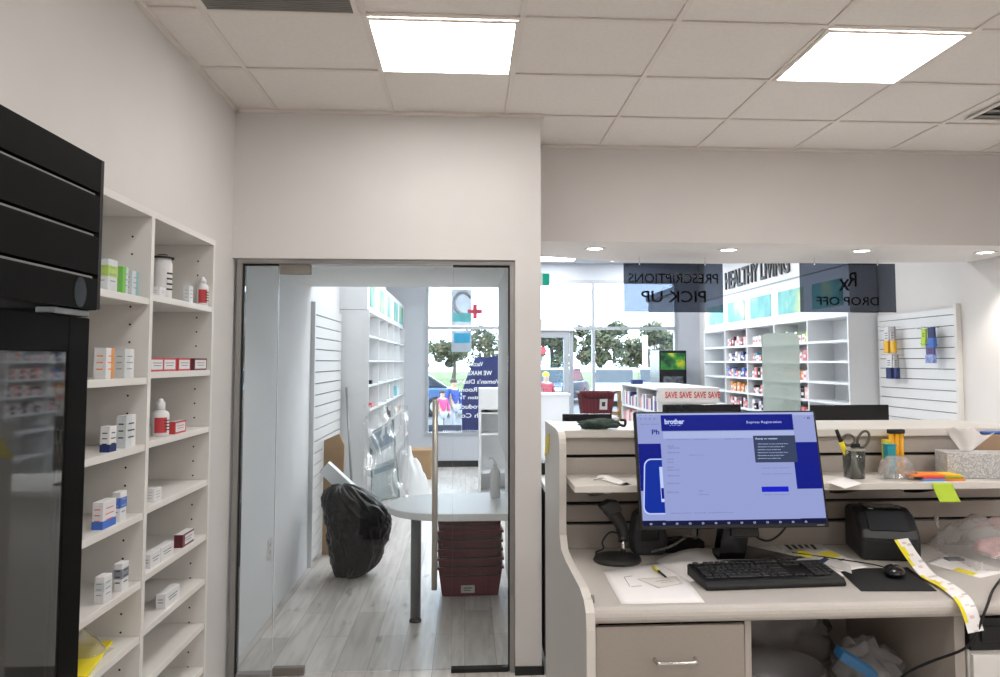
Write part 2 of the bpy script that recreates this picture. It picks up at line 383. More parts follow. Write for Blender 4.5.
# ============================================================ GLASS ENTRANCE (sidelite, door, sidelite)
fx0, fx1 = XL+.018, .275
b = MB()
b.box((fx0, YD+.03, 0), (fx0+.028, YD+.10, 2.272)); b.box((fx1-.028, YD+.03, 0), (fx1, YD+.10, 2.272)); b.box((fx0+.028, YD+.03, 2.247), (fx1-.028, YD+.10, 2.272))
b.box((fx0+.028, YD+.045, 0), (fx0+.036, YD+.085, 2.247), 1); b.box((fx1-.036, YD+.045, 0), (fx1-.028, YD+.085, 2.247), 1); b.box((-.075, YD+.045, 2.238), (fx1-.036, YD+.085, 2.247), 1); b.box((fx0+.036, YD+.045, 2.238), (-1.05, YD+.085, 2.247), 1)
b.box((-.075, YD+.04, 0), (fx1-.036, YD+.09, .02), 1)
b.box((fx0+.036, YD+.04, 0), (-1.05, YD+.09, .02), 0)
struct(b, 'trim_2', [mat('aluminium channel', (.36, .35, .34), .4, .8, var=.03), dark_m])
gy = YD+.062
t = thing('glass_panel', 'narrow fixed glass sidelight left of the glass door', 'glass panel', (-1.12, gy, .02))
MB().box((fx0+.037, gy, .02), (-1.048, gy+.012, 2.237)).build('pane', door_glass, t)
MB().box((-1.0485, gy-.0005, .02), (-1.0475, gy+.0125, 2.237)).build('glass_edge', mat('green glass edge', (.30, .38, .36), .2, var=.05), t)
t = thing('glass_panel', 'fixed glass panel right of the glass door, in front of the round-ended table', 'glass panel', (.1, gy, .02))
MB().box((-.072, gy, .021), (fx1-.037, gy+.012, 2.237)).build('pane', door_glass, t)
MB().box((-.073, gy-.0005, .021), (-.0722, gy+.0125, 2.237)).build('glass_edge', MC.get('x') or mat('green glass edge', (.3, .38, .36)), t)
t = thing('glass_door', 'frameless glass door with a long vertical pull bar and metal corner fittings', 'door', (-1.04, gy, .01))
MB().box((-1.044, gy, .012), (-.077, gy+.012, 2.23)).build('pane', door_glass, t)
for z0, z1, nm in ((2.19, 2.247, 'top_fitting'), (.004, .046, 'bottom_fitting')):
    MB().box((-1.04, gy-.012, z0), (-.87, gy+.024, z1)).build(nm, mat('fitting metal', (.26, .24, .22), .4, .7, var=.05), t, .003)
b = MB().cyl((-.168, gy-.055, .46), (-.168, gy-.055, 1.49), .016, n=20)
for z in (.62, 1.33): b.cyl((-.168, gy-.05, z), (-.168, gy, z), .009)
b.build('pull_bar', mat('satin steel bar', (.42, .40, .36), .35, .6, var=.03), t)

# outlet on the corridor wall
t = thing('wall_outlet', 'small white electrical outlet low on the corridor wall behind the glass door', 'outlet', (-1.305, 5.14, .40))
MB().box((-1.305, 5.20, .40), (-1.298, 5.28, .52)).build('cover_plate', mat('outlet white', (.8, .8, .78), .4, var=.01), t, .002)
for z in (.435, .485): MB().box((-1.2982, 5.225, z-.012), (-1.2972, 5.255, z+.012)).build('socket_face', mat('outlet grey', (.45, .45, .45), .4, var=.02), t)

# ============================================================ CEILING FIXTURES
def panel_light(x0, y0, w, l, z, label, group=None):
    t = thing('ceiling_light', label, 'ceiling light', ((x0+w/2), y0+l/2, z), 0, group)
    a, c = w/2, l/2
    b = MB(); q = .018
    b.box((-a-.012, -c-.012, -.006), (a+.012, -c+q-.012, .0)); b.box((-a-.012, c-q+.012, -.006), (a+.012, c+.012, 0)); b.box((-a-.012, -c+q-.012, -.006), (-a+q-.012, c-q+.012, 0)); b.box((a-q+.012, -c+q-.012, -.006), (a+.012, c-q+.012, 0))
    b.build('frame', tbar_m, t, local=True)
    MB().box((-a+.006, -c+.006, -.004), (a-.006, c-.006, -.0005)).build('diffuser', emit_m if z < 3.2 else emit_store, t, local=True)
    return t
panel_light(-.405, 3.045, .61, .56, H-.003, 'square lit ceiling panel above the glass door')
panel_light(1.525, 3.045, .61, .56, H-.003, 'square lit ceiling panel at the right, above the computer desk')
for x in (-.39, 1.475, 3.2):
    for y in (.59, -1.25):
        panel_light(x, y, .587, .57, H-.003, 'square lit ceiling panel over the dispensary aisle', 'lit ceiling panels over the dispensary aisle')
panel_light(1.14, 11.45, .60, .75, SH, 'lit store ceiling panel nearest the entrance door')
panel_light(2.35, 11.75, .60, .45, SH, 'lit store ceiling panel over the drinks cooler')
for x in (-.4, .75, 1.95):
    for y in (6.7, 8.5, 10.1): panel_light(x, y, .6, .9, SH, 'square lit ceiling panel over the shop floor', 'lit ceiling panels over the shop floor')
for i, (x, y, tail) in enumerate([(.877, 5.11, 'leftmost, nearest the exit sign'), (1.808, 5.11, 'above the right end of the pick up sign'), (2.749, 5.10, 'above the drop off sign'), (3.66, 5.12, 'rightmost, near the right wall')]):
    t = thing('downlight', 'round recessed downlight in the bulkhead, '+tail, 'downlight', (x, y, 2.475))
    MB().lathe([(.072, 0), (.072, -.004), (.055, -.006), (.055, 0)], n=28).build('trim_ring', white_m, t, local=True)
    MB().lathe([(.054, -.001), (.052, -.003), (.001, -.0035)], n=28).build('lens', down_m, t, local=True)
    ld = bpy.data.lights.new('downlight_lamp', 'SPOT'); ld.energy = 42; ld.spot_size = 1.9; ld.spot_blend = .6; ld.color = (1, .94, .86); ld.shadow_soft_size = .05
    lo = bpy.data.objects.new('downlight_lamp', ld); COL.objects.link(lo); lo.parent = t; lo.location = (0, 0, -.02)
def vent(x0, x1, y0, y1, label, slats):
    t = thing('ceiling_vent', label, 'vent', ((x0+x1)/2, (y0+y1)/2, H-.003))
    b = MB(); q = .022
    b.box((x0, y0, H-.012), (x1, y0+q, H-.003)); b.box((x0, y1-q, H-.012), (x1, y1, H-.003)); b.box((x0, y0+q, H-.012), (x0+q, y1-q, H-.003)); b.box((x1-q, y0+q, H-.012), (x1, y1-q, H-.003))
    b.build('frame', tbar_m, t)
    MB().box((x0+q, y0+q, H-.005), (x1-q, y1-q, H-.003)).build('backing', mat('vent backing', (.07, .065, .06), .7, var=.1), t)
    b = MB(); n = slats; h = (y1-y0-2*q)/n
    for i in range(n): yy = y0+q+h*(i+.5); b.obox(((x0+x1)/2, yy, H-.009), ((x1-x0)/2-q, 0, 0), (0, h*.30, .003 if n < 10 else .0), (0, 0, .0012))
    b.build('slats', mat('vent slats', (.22, .21, .195), .6, var=.05), t)
vent(-1.045, -.43, 2.43, 3.01, 'dark perforated return-air grille in the ceiling above the shelves', 34)
vent(2.86, 3.43, 3.70, 4.14, 'slotted air diffuser in the ceiling near the right edge', 4)

# ============================================================ LEFT SHELF UNIT
SF, SB, S1 = -.93, XL+.004, 2.86
SDIV = [2.845, 2.293, 1.74, 1.19]          # far end and dividers
LV = [1.902, 1.671, 1.466, 1.275, 1.081, .924, .768, .614, .46, .12]
LV2 = [1.888, 1.655, 1.461, 1.264, 1.07, .915, .75, .55, .12]
t = thing('wall_shelving_unit', 'tall white built-in shelving along the left wall with small medicine packs', 'shelving', (-1.08, 2.0, 0))
b = MB().box((SB, 1.14, 0), (SB+.012, 2.862, 2.13)); b.build('back_panel', white_m, t)
for i, y in enumerate(SDIV):
    a = y; c = y+.022 if i else y+.018
    b = MB().box((SB+.012, a, 0), (SF, c, 2.13)); b.holes(SF-.055, a, .25, 2.08, .052); 
    b.build('side_panel', [white_m, dark_m], t)
MB().box((SB+.012, 1.15, 2.13), (SF, 2.868, 2.15)).build('top_panel', white_m, t)
for k in range(3):
    ya, yb = SDIV[k+1]+.0225, SDIV[k]-.0005
    for z in (LV if k == 0 else LV2): MB().box((SB+.0125, ya, z-.02), (SF-.002, yb, z)).build('shelf', white_m, t, .0015)
    MB().box((SB+.0125, ya, 0), (SF-.03, yb, .08)).build('kick_board', white_m, t)

# product packs
def printed(mb, o, w, h, mi, rows=2, side='f'):
    pass
def carton(name, label, u, v, z, w, d, h, cols, rz=0, text=None, band=None, cat='box', group=None):
    """cols = (body, band, ink); stands on z at pixel (u,v) of its near bottom middle; faces +x (towards the aisle)"""
    d *= .55; p = onX(u, v, SF-.012-d/2)
    t = thing(name, label, cat, (p.x, p.y, z), rz, group)
    MB().box((-d/2, -w/2, 0), (d/2, w/2, h)).build('carton', cols[0], t, .0012, local=True)
    b = MB(); e = .0006
    if band == 'frame':
        q = h*.14
        for a in ((-w/2, 0, w/2, q), (-w/2, h-q, w/2, h), (-w/2, q, -w/2+q, h-q), (w/2-q, q, w/2, h-q)): b.box((d/2, a[0], a[1]), (d/2+e, a[2], a[3]))
        b.box((-d/2, -w/2-e, 0), (d/2, -w/2, h))
    elif band == 'bottom':
        b.box((d/2, -w/2, 0), (d/2+e, w/2, h*.3)); b.box((-d/2, -w/2-e, 0), (d/2, -w/2, h*.3))
    elif band == 'stripe':
        b.box((d/2, -w/2, h*.45), (d/2+e, w/2, h*.8)); b.box((-d/2, -w/2-e, h*.45), (d/2, -w/2, h*.8))
    elif band == 'side':
        b.box((d/2, -w/2, 0), (d/2+e, w/2-w*.45, h)); b.box((-d/2, -w/2-e, 0), (d/2, -w/2, h))
    elif band == 'end':
        b.box((d/2, -w/2, 0), (d/2+e, -w/2+w*.2, h)); b.box((-d/2, -w/2-e, 0), (d/2, -w/2, h)); b.box((d/2, -w/2+w*.2, h*.86), (d/2+e, w/2, h)); b.box((d/2, -w/2+w*.2, 0), (d/2+e, w/2, h*.14))
    if b.f: b.build('printed_band', cols[1], t, local=True)
    b = MB()
    n = 3 if h > w*.7 else 2
    for k in range(n):       # lines of small print on the two visible faces
        zz = h*(.32+.42*k/max(1, n-1)); ww = w*(.32 if k % 2 else .26)
        if h <= w*.7: zz = h*(.42+.2*k)
        b.box((d/2+e, -ww, zz-h*.02), (d/2+e*1.6, ww, zz+h*.02)); b.box((-d*.28, -w/2-e*1.6, zz-h*.02), (d*.26, -w/2-e, zz+h*.02))
    b.build('printing', cols[2], t, local=True)
    return t
def bottle(name, label, u, v, z, r, h, cols, neck=.45, cap=.2, cat='bottle', dx=0):
    p = onX(u, v, SF-.01-r)
    t = thing(name, label, cat, (p.x+dx, p.y, z))
    hb = h*(1-cap)
    MB().lathe([(r*.9, 0), (r, h*.03), (r, hb*.82), (r*.85, hb*.92), (r*neck, hb), (r*neck, hb+.002)], n=24).build('bottle_body', cols[0], t, local=True)
    MB().lathe([(r*neck*1.2, hb), (r*neck*1.2, h*.9), (r*neck*.8, h*.93), (r*neck*.5, h)], n=20).build('cap', cols[2], t, local=True)
    b = MB(); aa = [-1.9+1.5*k/8 for k in range(9)]
    for k in range(8): b.add([(r*1.015*math.cos(q), r*1.015*math.sin(q), zz) for q, zz in ((aa[k], hb*.14), (aa[k+1], hb*.14), (aa[k+1], hb*.72), (aa[k], hb*.72))], [(0,1,2,3)], 0, True)
    b.build('label_band', [cols[1]], t, local=True)
    b = MB()
    for k in range(4): 
        a = -.4; zz = hb*(.25+.12*k); b.obox((r*1.02*math.cos(a), r*1.02*math.sin(a), zz), (.0004*math.cos(a), .0004*math.sin(a), 0), (-r*.4*math.sin(a), r*.4*math.cos(a), 0), (0, 0, hb*.02))
    b.build('printing', ink, t, local=True)
    return t
Wb = mat('carton white', (.74, .74, .75), .45, var=.02, scale=30)
Wp = mat('carton pale', (.62, .66, .68), .45, var=.04, scale=30)
lg = mat('carton lime green', (.42, .60, .12), .45, var=.1, scale=20); bg = mat('carton blue green', (.22, .46, .50), .45, var=.1, scale=20)
orc = mat('carton orange', (.72, .33, .10), .45, var=.15, scale=25); redc = mat('carton red', (.52, .05, .06), .45, var=.05)
darkr = mat('carton dark red', (.12, .02, .03), .45, var=.1)
z1, z2, z3, z4, z5, z6 = LV2[:6]
carton('medicine_box', 'lime green and white box, leftmost on the top shelf beside the fridge', 106, 291, z1, .055, .06, .085, (Wp, lg, inkg), band='stripe')
carton('medicine_box', 'slim light green box between the lime box and the blue-green box', 120, 294, z1, .035, .05, .075, (Wp, green, inkg), band='side')
carton('medicine_box', 'blue-green box at the right end of the upper left shelf', 130, 296, z1, .045, .05, .07, (bg, Wp, inkg), band='side')
carton('medicine_box', 'orange and white box next to the fridge, second shelf down', 104, 378, z2, .05, .055, .082, (orc, Wb, orange), band='side')
carton('medicine_box', 'tall pale box right of the orange box', 124, 376, z2, .06, .05, .082, (Wb, Wp, inkg), band='side')
carton('medicine_box', 'white box with a dark blue base and barcode, third shelf beside the fridge', 108, 448, z3, .04, .045, .068, (Wb, navy, ink), band='bottom')
carton('medicine_box', 'taller white box with barcode behind the dark-based box', 126, 443, z3, .065, .045, .09, (Wb, Wp, ink), band='side')
carton('medicine_box', 'blue, white and red box on the fourth shelf beside the fridge', 104, 521, z4, .075, .05, .07, (Wb, bluem, redl), band='bottom')
carton('medicine_box', 'small white box tucked behind the blue and red box', 119, 514, z4, .04, .04, .08, (Wb, bluem, inkg), band='stripe')
carton('medicine_box', 'plain white crumpled-corner box, left one of the pair on the fifth shelf', 103, 590, z5, .045, .045, .068, (Wb, Wp, inkg), band='stripe')
carton('medicine_box', 'grey-printed white box, right one of the pair on the fifth shelf', 121, 583, z5, .042, .04, .075, (Wb, mat('carton grey', (.25, .27, .32), .5, var=.1), ink), band='stripe')
z1, z2, z3, z4, z5, z6, z7, z8 = LV[:8]
carton('medicine_box', 'low white box at the left end of the upper right shelf', 157, 303, z1, .045, .06, .03, (Wb, Wp, inkg))
bottle('medicine_canister', 'tall white printed canister with a dark lid on the upper right shelf', 171, 303, z1, .030, .152, (Wb, Wb, dark_m), neck=.95, cap=.05, cat='canister', dx=-.03)
carton('medicine_box', 'small white box between the tall canister and the red-labelled bottle', 188, 305, z1, .036, .035, .058, (Wb, Wp, inkg), band='side')
bottle('medicine_bottle', 'white bottle with a red label at the far end of the upper right shelf', 202, 307, z1, .021, .108, (Wb, redc, Wb), neck=.5, cap=.22)
for i, (u, w, c, lab) in enumerate([(152.5, .105, redc, 'red-edged white box, leftmost of the row of four low boxes'), (165, .108, redc, 'red-edged white box, second from the left in the row of four low boxes'), (180, .108, redc, 'red-edged white box, third in the row of four low boxes'), (196.5, .125, darkr, 'dark-edged red box, rightmost of the row of four low boxes')]):
    carton('medicine_box', lab, u, 374-i*.6, z2, w, .05, .042, (Wb, c, ink), band='frame', group='low red-edged boxes on the second shelf')
bottle('medicine_bottle', 'white dropper bottle with a red label on the third shelf', 160, 436, z3, .026, .118, (Wb, redc, Wb), neck=.42, cap=.3)
carton('medicine_box', 'red and white box lying right of the dropper bottle', 177, 433, z3, .098, .04, .04, (Wb, redc, redc), band='frame')
carton('medicine_box', 'lone small white box on the fourth shelf of the right column', 153, 501, z4, .055, .05, .04, (Wb, Wp, inkg))
carton('medicine_box', 'white box with large black lettering, leftmost of three on the fifth shelf', 151, 558, z5, .075, .05, .042, (Wb, ink, ink))
carton('medicine_box', 'white box with large black lettering, middle of three on the fifth shelf', 163, 553, z5, .10, .05, .042, (Wb, ink, ink))
carton('medicine_box', 'black-ended white box, rightmost of three on the fifth shelf', 184, 542, z5, .105, .05, .042, (Wb, darkr, ink), band='end')
carton('medicine_box', 'lone white box on the sixth shelf of the right column', 168, 597, z6, .12, .055, .045, (Wb, Wp, ink))
# folder and clear pack near the fridge
z6 = LV2[5]
fz = LV2[5]
F4 = [onZ(113, 643, fz), onZ(93, 680, fz), onZ(60, 680, fz), onZ(72, 648, fz)]
for q in F4: q.x = min(q.x, SF-.004)
tag(MB().prism([(q.x, q.y) for q in F4], 'z', fz+.0005, fz+.009).build('file_folder', yellow, bevel=.002), 'bright yellow folder lying on the shelf beside the fridge', 'folder')
b = MB(); b.grid(lambda a_, r_: Vector((-1.12+.16*a_, 2.10+.10*r_, fz+.002+.07*math.sin(PI*a_)*math.sin(PI*r_)*(1+.6*noise.noise(Vector((a_*6, r_*6, 1)))))), 18, 14)
tag(b.build('plastic_pouch', clearp), 'clear empty plastic pouch on the shelf just behind the yellow folder', 'pouch')
tag(MB().prism([(-1.02, 1.84), (-.94, 1.90), (-1.0, 1.99), (-1.06, 1.95)], 'z', LV2[4]+.0005, LV2[4]+.0025).build('paper_slip', paper), 'white paper slip on the fifth shelf against the fridge edge', 'paper')

# ============================================================ FRIDGE (left foreground)
t = thing('display_fridge', 'tall black glass-door medicine fridge at the left edge', 'refrigerator', (-.97, 1.1, 0))
FXF = -.702; y0, y1 = .72, 1.499
b = MB(); b.box((XL+.02, y0, .08), (-.76, y0+.03, 2.09)); b.box((XL+.02, y1-.03, .08), (-.76, y1, 2.09)); b.box((XL+.02, y0+.03, .08), (XL+.04, y1-.03, 2.09)); b.box((XL+.04, y0+.03, 1.80), (-.76, y1-.03, 2.09)); b.box((XL+.04, y0+.03, .08), (-.76, y1-.03, .13))
b.build('cabinet_body', fridge_m, t, .004)
zs = [2.088, 2.022, 1.944, 1.864, 1.796]
for i in range(4):
    za, zb = zs[i+1]+.002, zs[i]-.007 if i else zs[i]
    MB().box((-.76, y0, za), (FXF, y1-.012, zb)).build('grille_board', fridge_m, t)
    if i < 3: MB().box((-.757, y0+.01, za-.0085), (FXF-.003, y1-.025, za-.0045)).build('grille_glint', mat('glint grey', (.20, .20, .195), .4, .2, var=.05), t)  # grey bars paint the light reflected in the grille gaps
MB().box((-.758, y1-.0115, 1.80), (FXF+.0005, y1+.0005, 2.088)).build('end_trim', mat('trim brown black', (.008, .006, .006), .6, var=.1), t)
b = MB(); 
pc = onX(80, 292, FXF); b.add([pc+Vector((.001, .022*math.cos(a*PI/10), .028*math.sin(a*PI/10))) for a in range(20)], [tuple(range(20))])
b.build('badge', blackg, t)
MB().box((-.745, 1.36, 1.785), (-.712, 1.48, 1.797)).build('hinge', steel_m, t, .002)
dz0, dz1, dy0, dy1 = .14, 1.783, .73, 1.494
d = MB(); fw = .075
a, c = -.762, -.716
d.box((a, dy0, dz0), (c, dy0+fw, dz1)); d.box((a, dy1-fw, dz0), (c, dy1, dz1)); d.box((a, dy0+fw, dz0), (c, dy1-fw, dz0+fw)); d.box((a, dy0+fw, dz1-fw+.01), (c, dy1-fw, dz1))
dr = d.build('door', fridge_m, t, .003)
MB().box((-.723, dy0+fw, dz0+fw), (-.719, dy1-fw, dz1-fw+.01)).build('door_glass', frig_glass, dr)
liner = mat('fridge liner', (.50, .50, .48), .5, var=.05)
b = MB().box((XL+.045, y0+.035, .14), (XL+.05, y1-.035, 1.79)); b.box((XL+.05, y1-.04, .14), (-.765, y1-.035, 1.79)); b.build('liner', liner, t)
MB().box((-1.10, y0+.06, 1.750), (-1.02, y1-.08, 1.762)).build('added_glow_bar', mat('added fridge glow', (.95, 1, .98), .5, emit=16, var=.001), t)  # unseen glowing bar added to brighten the fridge interior
for z in (.45, .80, 1.15, 1.42, 1.58):
    b = MB()
    for k in range(9): b.cyl((XL+.06+.04*k, y0+.04, z), (XL+.06+.04*k, y1-.045, z), .002, n=6)
    for y in (y0+.05, 1.1, y1-.06): b.cyl((XL+.06, y, z-.004), (-.80, y, z-.004), .003, n=6)
    b.build('wire_shelf', white_m, t)
packs = MB()
for z, n in ((1.422, 9), (1.582, 9), (1.152, 6), (.802, 5)):
    for k in range(n):
        y = .80+k*.075
        if y > 1.44: break
        h = random.uniform(.05, .10)
        o = tag(MB().box((-.91, y, z+.001), (-.84, y+.055, z+h)).build('medicine_box', random.choice([Wb, Wp, Wb, darkr, navy]), bevel=.001), 'small medicine box on a wire shelf inside the black fridge', 'box', 'medicine boxes inside the fridge')
p = onX(66, 437, -.718)
tag(MB().box((-.7189, p.y-.005, p.z-.012), (-.7181, p.y+.005, p.z+.012)).build('sticker', yellow), 'small yellow sticker on the fridge door glass', 'sticker')

# ============================================================ CORRIDOR + LEFT STORE
slat_m = mat('slatwall white', (.74, .75, .76), .45, var=.01)
groove = mat('slatwall groove', (.10, .10, .10), .6, var=.05)
def slatwall(name, label, x, y0, y1, z0, z1, pitch, side, gm=groove, th=.03, gw=.010):
    """slatted display panel on a wall with X normal; side=+1 faces +x"""
    t = thing(name, label, 'slatwall', (x, (y0+y1)/2, z0)); xa = x+side*.012; xb = x+side*th
    MB().box((x, y0, z0), (xa, y1, z1)).build('groove_backing', gm, t)
    z = z0
    b = MB()
    while z < z1-.01:
        b.box((xa, y0, z), (xb, y1, min(z+pitch-gw, z1))); z += pitch
    b.build('slats', slat_m, t)
    return t
slatwall('slatted_display', 'white slatted display wall beyond the glass door, behind the bin bag', -1.3045, 6.54, 7.88, .05, 2.19, .098, 1)
MB_ = MB().box((-1.3045, 6.49, 0), (-1.27, 6.53, 2.21)); struct(MB_, 'trim_3', white_cool)
# left wall shelving with picture header
t = thing('wall_shelving_unit', 'long white cubby shelving on the left store wall, seen through the glass door', 'shelving', (-1.15, 10, 0))
ys = [7.92+.90*i for i in range(6)]; ys[-1] = 12.46
MB().box((-1.304, 7.92, 0), (-1.294, 12.46, 2.24)).build('back_panel', white_cool, t)
for i, y in enumerate(ys): MB().box((-1.294, y, 0), (-1.0, y+.022, 2.22)).build('side_panel', white_cool, t)
MB().box((-1.294, 7.92, 2.22), (-1.0, 12.382, 2.24)).build('top_panel', white_cool, t)
for i in range(5):
    for z in (.1, .4, .68, .94, 1.2, 1.46, 1.72, 1.98): MB().box((-1.294, ys[i]+.0225, z-.02), (-1.003, ys[i+1]-.0005, z)).build('shelf', white_cool, t)
t = thing('picture_header', 'white header box with teal pictures above the left store shelving', 'header', (-1.15, 10, 2.245))
MB().box((-1.304, 7.92, 2.245), (-1.02, 12.48, 2.62)).build('header_box', white_cool, t)
for i in range(5): MB().box((-1.02, ys[i]+.22, 2.29), (-1.015, ys[i+1]-.16, 2.56)).build('picture', art_m, t)
# few items on the left shelving
for i, (u, v, z, w, h, m) in enumerate([(371, 388, 1.46, .12, .04, dark_m), (391, 386, 1.46, .10, .22, navy), (389, 404, 1.2, .10, .2, Wb), (372, 415, 1.2, .14, .05, redl), (390, 421, .94, .1, .15, ink), (396, 402, 1.2, .12, .14, sky_m), (402, 418, .94, .1, .07, orange)]):
    y = -1.05*760/(u-466)*1.0; y = max(7.85, min(y, 12.1))
    tag(MB().box((-1.14, y, z), (-1.03, y+w, z+h)).build('product_box', m, bevel=.002), ['flat dark box on the near bay of the left store shelving', 'tall navy pack on the left store shelving', 'white pack below the tall navy pack on the left store shelving', 'pink pack low on the near bay of the left store shelving', 'black pack above the wrapped poster', 'light blue pack on the left store shelving', 'orange pack at the far end of the left store shelving'][i], 'box')

# bin bag
def ring_bag(seed=3):
    prof = [(0, 337, 362, 577), (.05, 333, 370, 575), (.12, 331, 379, 568), (.25, 329, 384, 558), (.42, 327, 389, 543), (.58, 325, 390.5, 528), (.70, 323, 389, 517), (.80, 322, 382, 508), (.88, 322.5, 374, 499), (.94, 326, 366, 491), (.99, 332, 356, 486), (1, 340, 348, 485)]
    b = MB(); n = 120; m = 84; vs = []; nz = noise.noise
    def at_(tt):
        for k in range(len(prof)-1):
            if prof[k][0] <= tt <= prof[k+1][0]:
                f = (tt-prof[k][0])/(prof[k+1][0]-prof[k][0]); return [prof[k][c]*(1-f)+prof[k+1][c]*f for c in (1, 2, 3)]
    for k in range(m+1):
        tt = k/m; tt = tt if tt < .985 else min(1, tt); u0, u1, v = at_(tt); z = .72*tt; Y = 6.25
        x0 = onY(u0, v, Y).x; x1 = onY(u1, v, Y).x; cx, rx = (x0+x1)/2, (x1-x0)/2; ry = min(.24, max(rx*.85, .02))
        for i in range(n):
            a = 2*PI*i/n; d = Vector((math.cos(a), math.sin(a), 0)); w = Vector((d.x*2.2+z*1.5, d.y*2.2, z*3.6+seed))
            q = 1.06+.07*nz(w)-.17*abs(nz(w*1.7+Vector((3, 1, 0))))-.11*abs(nz(w*3.6))-.055*abs(nz(w*8))-.03*tt*abs(math.sin(a*8+z*9))
            vs.append(Vector((cx+rx*d.x*q, Y+ry*d.y*q-.05*tt, max(.001, z+(.025*nz(w*3) if 0 < k else 0)))))
    b.add(vs, [(k*n+i, k*n+(i+1) % n, (k+1)*n+(i+1) % n, (k+1)*n+i) for k in range(m) for i in range(n)]+[tuple(range(n))[::-1], tuple(range(m*n, (m+1)*n))], 0, True)
    return b
tag(ring_bag().build('garbage_bag', bagk), 'full black plastic garbage bag standing on the floor beyond the glass door', 'bag')
p0 = onY(327, 464, 6.50); p1 = onY(366, 500, 6.44)
dv = (p1-p0); nrm = Vector((dv.z, 0, -dv.x)).normalized()
b = MB().obox((p0+p1)/2+nrm*.03, dv*.5, nrm*.055, Vector((0, .05, 0)))
b.obox(p0+nrm*.03-dv.normalized()*.001, dv.normalized()*.002, nrm*.045, Vector((0, .04, 0)), 1)
tag(b.build('rolled_poster_box', [white_cool, dark_m], bevel=.004), 'long white box leaning out from behind the black garbage bag', 'box')
tag(MB().prism([(-1.265, .0), (-1.10, 0), (-1.08, .96), (-1.13, 1.06), (-1.262, 1.0)], 'y', 6.92, 6.95).build('cardboard_sheet', cardb, bevel=.002), 'tan cardboard sheet standing against the slatted wall behind the bin bag', 'cardboard')
tag(MB().tube([(-1.22, 7.89, 1.44), (-1.08, 7.62, .012)], .012, sub=1).build('metal_pole', steel_m), 'thin grey pole leaning against the end of the left shelving', 'pole')
# wrapped poster frame and plastic heap
t = thing('framed_poster', 'leaning poster of a pale car wrapped in clear plastic sheeting', 'poster', (-.78, 8.2, 0))
c = [onY(370, 434, 8.3), onY(393, 420, 8.45), onY(399, 497, 8.15), onY(373, 502, 8.0)]
def quadpt(s, r): return (c[0]*(1-s)+c[1]*s)*(1-r)+(c[3]*(1-s)+c[2]*s)*r
def quad(mb, s0, r0, s1, r1, off, mi=0): mb.add([quadpt(s0, r0)+Vector((0, off, 0)), quadpt(s1, r0)+Vector((0, off, 0)), quadpt(s1, r1)+Vector((0, off, 0)), quadpt(s0, r1)+Vector((0, off, 0))], [(0,1,2,3)], mi); return mb
b = MB(); b.tube([quadpt(0, 0), quadpt(1, 0), quadpt(1, 1), quadpt(0, 1)], .012, sub=1, closed=True, n=6); b.build('frame', mat('dark green frame', (.05, .12, .13), .4, var=.1), t)
b = MB(); quad(b, .02, .02, .98, .98, -.004, 0); quad(b, .05, .04, .95, .28, -.008, 1); quad(b, .08, .33, .92, .5, -.008, 2); quad(b, .1, .55, .9, .62, -.008, 1)
b.build('print', [mat('print grey green', (.30, .38, .40), .4, var=.2, scale=4), mat('print slate', (.10, .18, .25), .4, var=.1), mat('print silver', (.55, .60, .64), .4, var=.1)], t)
b = MB(); b.grid(lambda s, r: onY(364+44*s, 405+92*r, 7.9-.25*r)+Vector((0, .12*noise.noise(Vector((s*7, r*5, 3))), .05*noise.noise(Vector((s*5, r*9, 1))))), 22, 26)
b.build('plastic_wrap', clearp, t)
def heap(u0, u1, vt, vb, Y, seed, name, m, label, cat):
    x0, x1 = onY(u0, vb, Y).x, onY(u1, vb, Y).x; zt = onY(u0, vt, Y).z; n = 30; b = MB(); cx = (x0+x1)/2; R = (x1-x0)/2
    b.grid(lambda s, r: Vector((cx+R*(r)*math.cos(2*PI*s)*(1+.2*noise.noise(Vector((math.cos(2*PI*s)*2, math.sin(2*PI*s)*2, seed)))), Y+R*.6*r*math.sin(2*PI*s),
        max(.002, zt*(1-r)**.8*(1+.35*noise.noise(Vector((math.cos(2*PI*s)*r*3.5, math.sin(2*PI*s)*r*3.5, seed+2))))))) , 32, 12)
    return tag(b.build(name, m), label, cat)
heap(381, 401, 455, 493, 8.9, 1, 'plastic_heap', clearp, 'heap of clear crumpled plastic on the floor beneath the wrapped poster', 'plastic sheet')
heap(389, 432, 446, 490, 9.7, 5, 'paper_heap', mat('crumpled white', (.78, .80, .82), .5, var=.03, bump=.4, bscale=9), 'heap of crumpled white wrapping on the floor below the far window', 'wrapping')
tag(MB().box((-.86, 11.2, 0), (-.50, 11.6, .42)).box((-.86, 11.19, .38), (-.5, 11.2, .42)).build('cardboard_box', cardb, bevel=.004), 'brown cardboard box on the floor behind the crumpled white wrapping', 'box')
# table
t = thing('round_ended_table', 'white table with one rounded end and a single grey leg beyond the glass', 'table', (0, 5, 0))
pl = [(.329, 4.73), (.329, 5.49)]+[(-.10+.41*math.cos(a)*1.0, 5.11+.38*math.sin(a)) for a in [PI/2+PI*k/18 for k in range(19)]]
MB().prism(pl[::-1], 'z', .725, .77).build('tabletop', white_cool, t, .006, seg=3)
b = MB().cyl((-.325, 5.13, .03), (-.325, 5.13, .725), .034, n=24); b.build('leg', mat('leg grey', (.16, .17, .18), .4, .4, var=.05), t)
MB().lathe([(.04, 0), (.04, .012), (.028, .03)], (-.325, 5.13, 0)).build('foot', black_m, t)
t = thing('pump_bottle', 'white pump bottle standing on the round-ended table', 'bottle', (.205, 5.3, .77))
MB().lathe([(.034, 0), (.036, .01), (.036, .17), (.026, .195), (.013, .205), (.013, .215)], n=20).build('bottle_body', Wb, t, local=True)
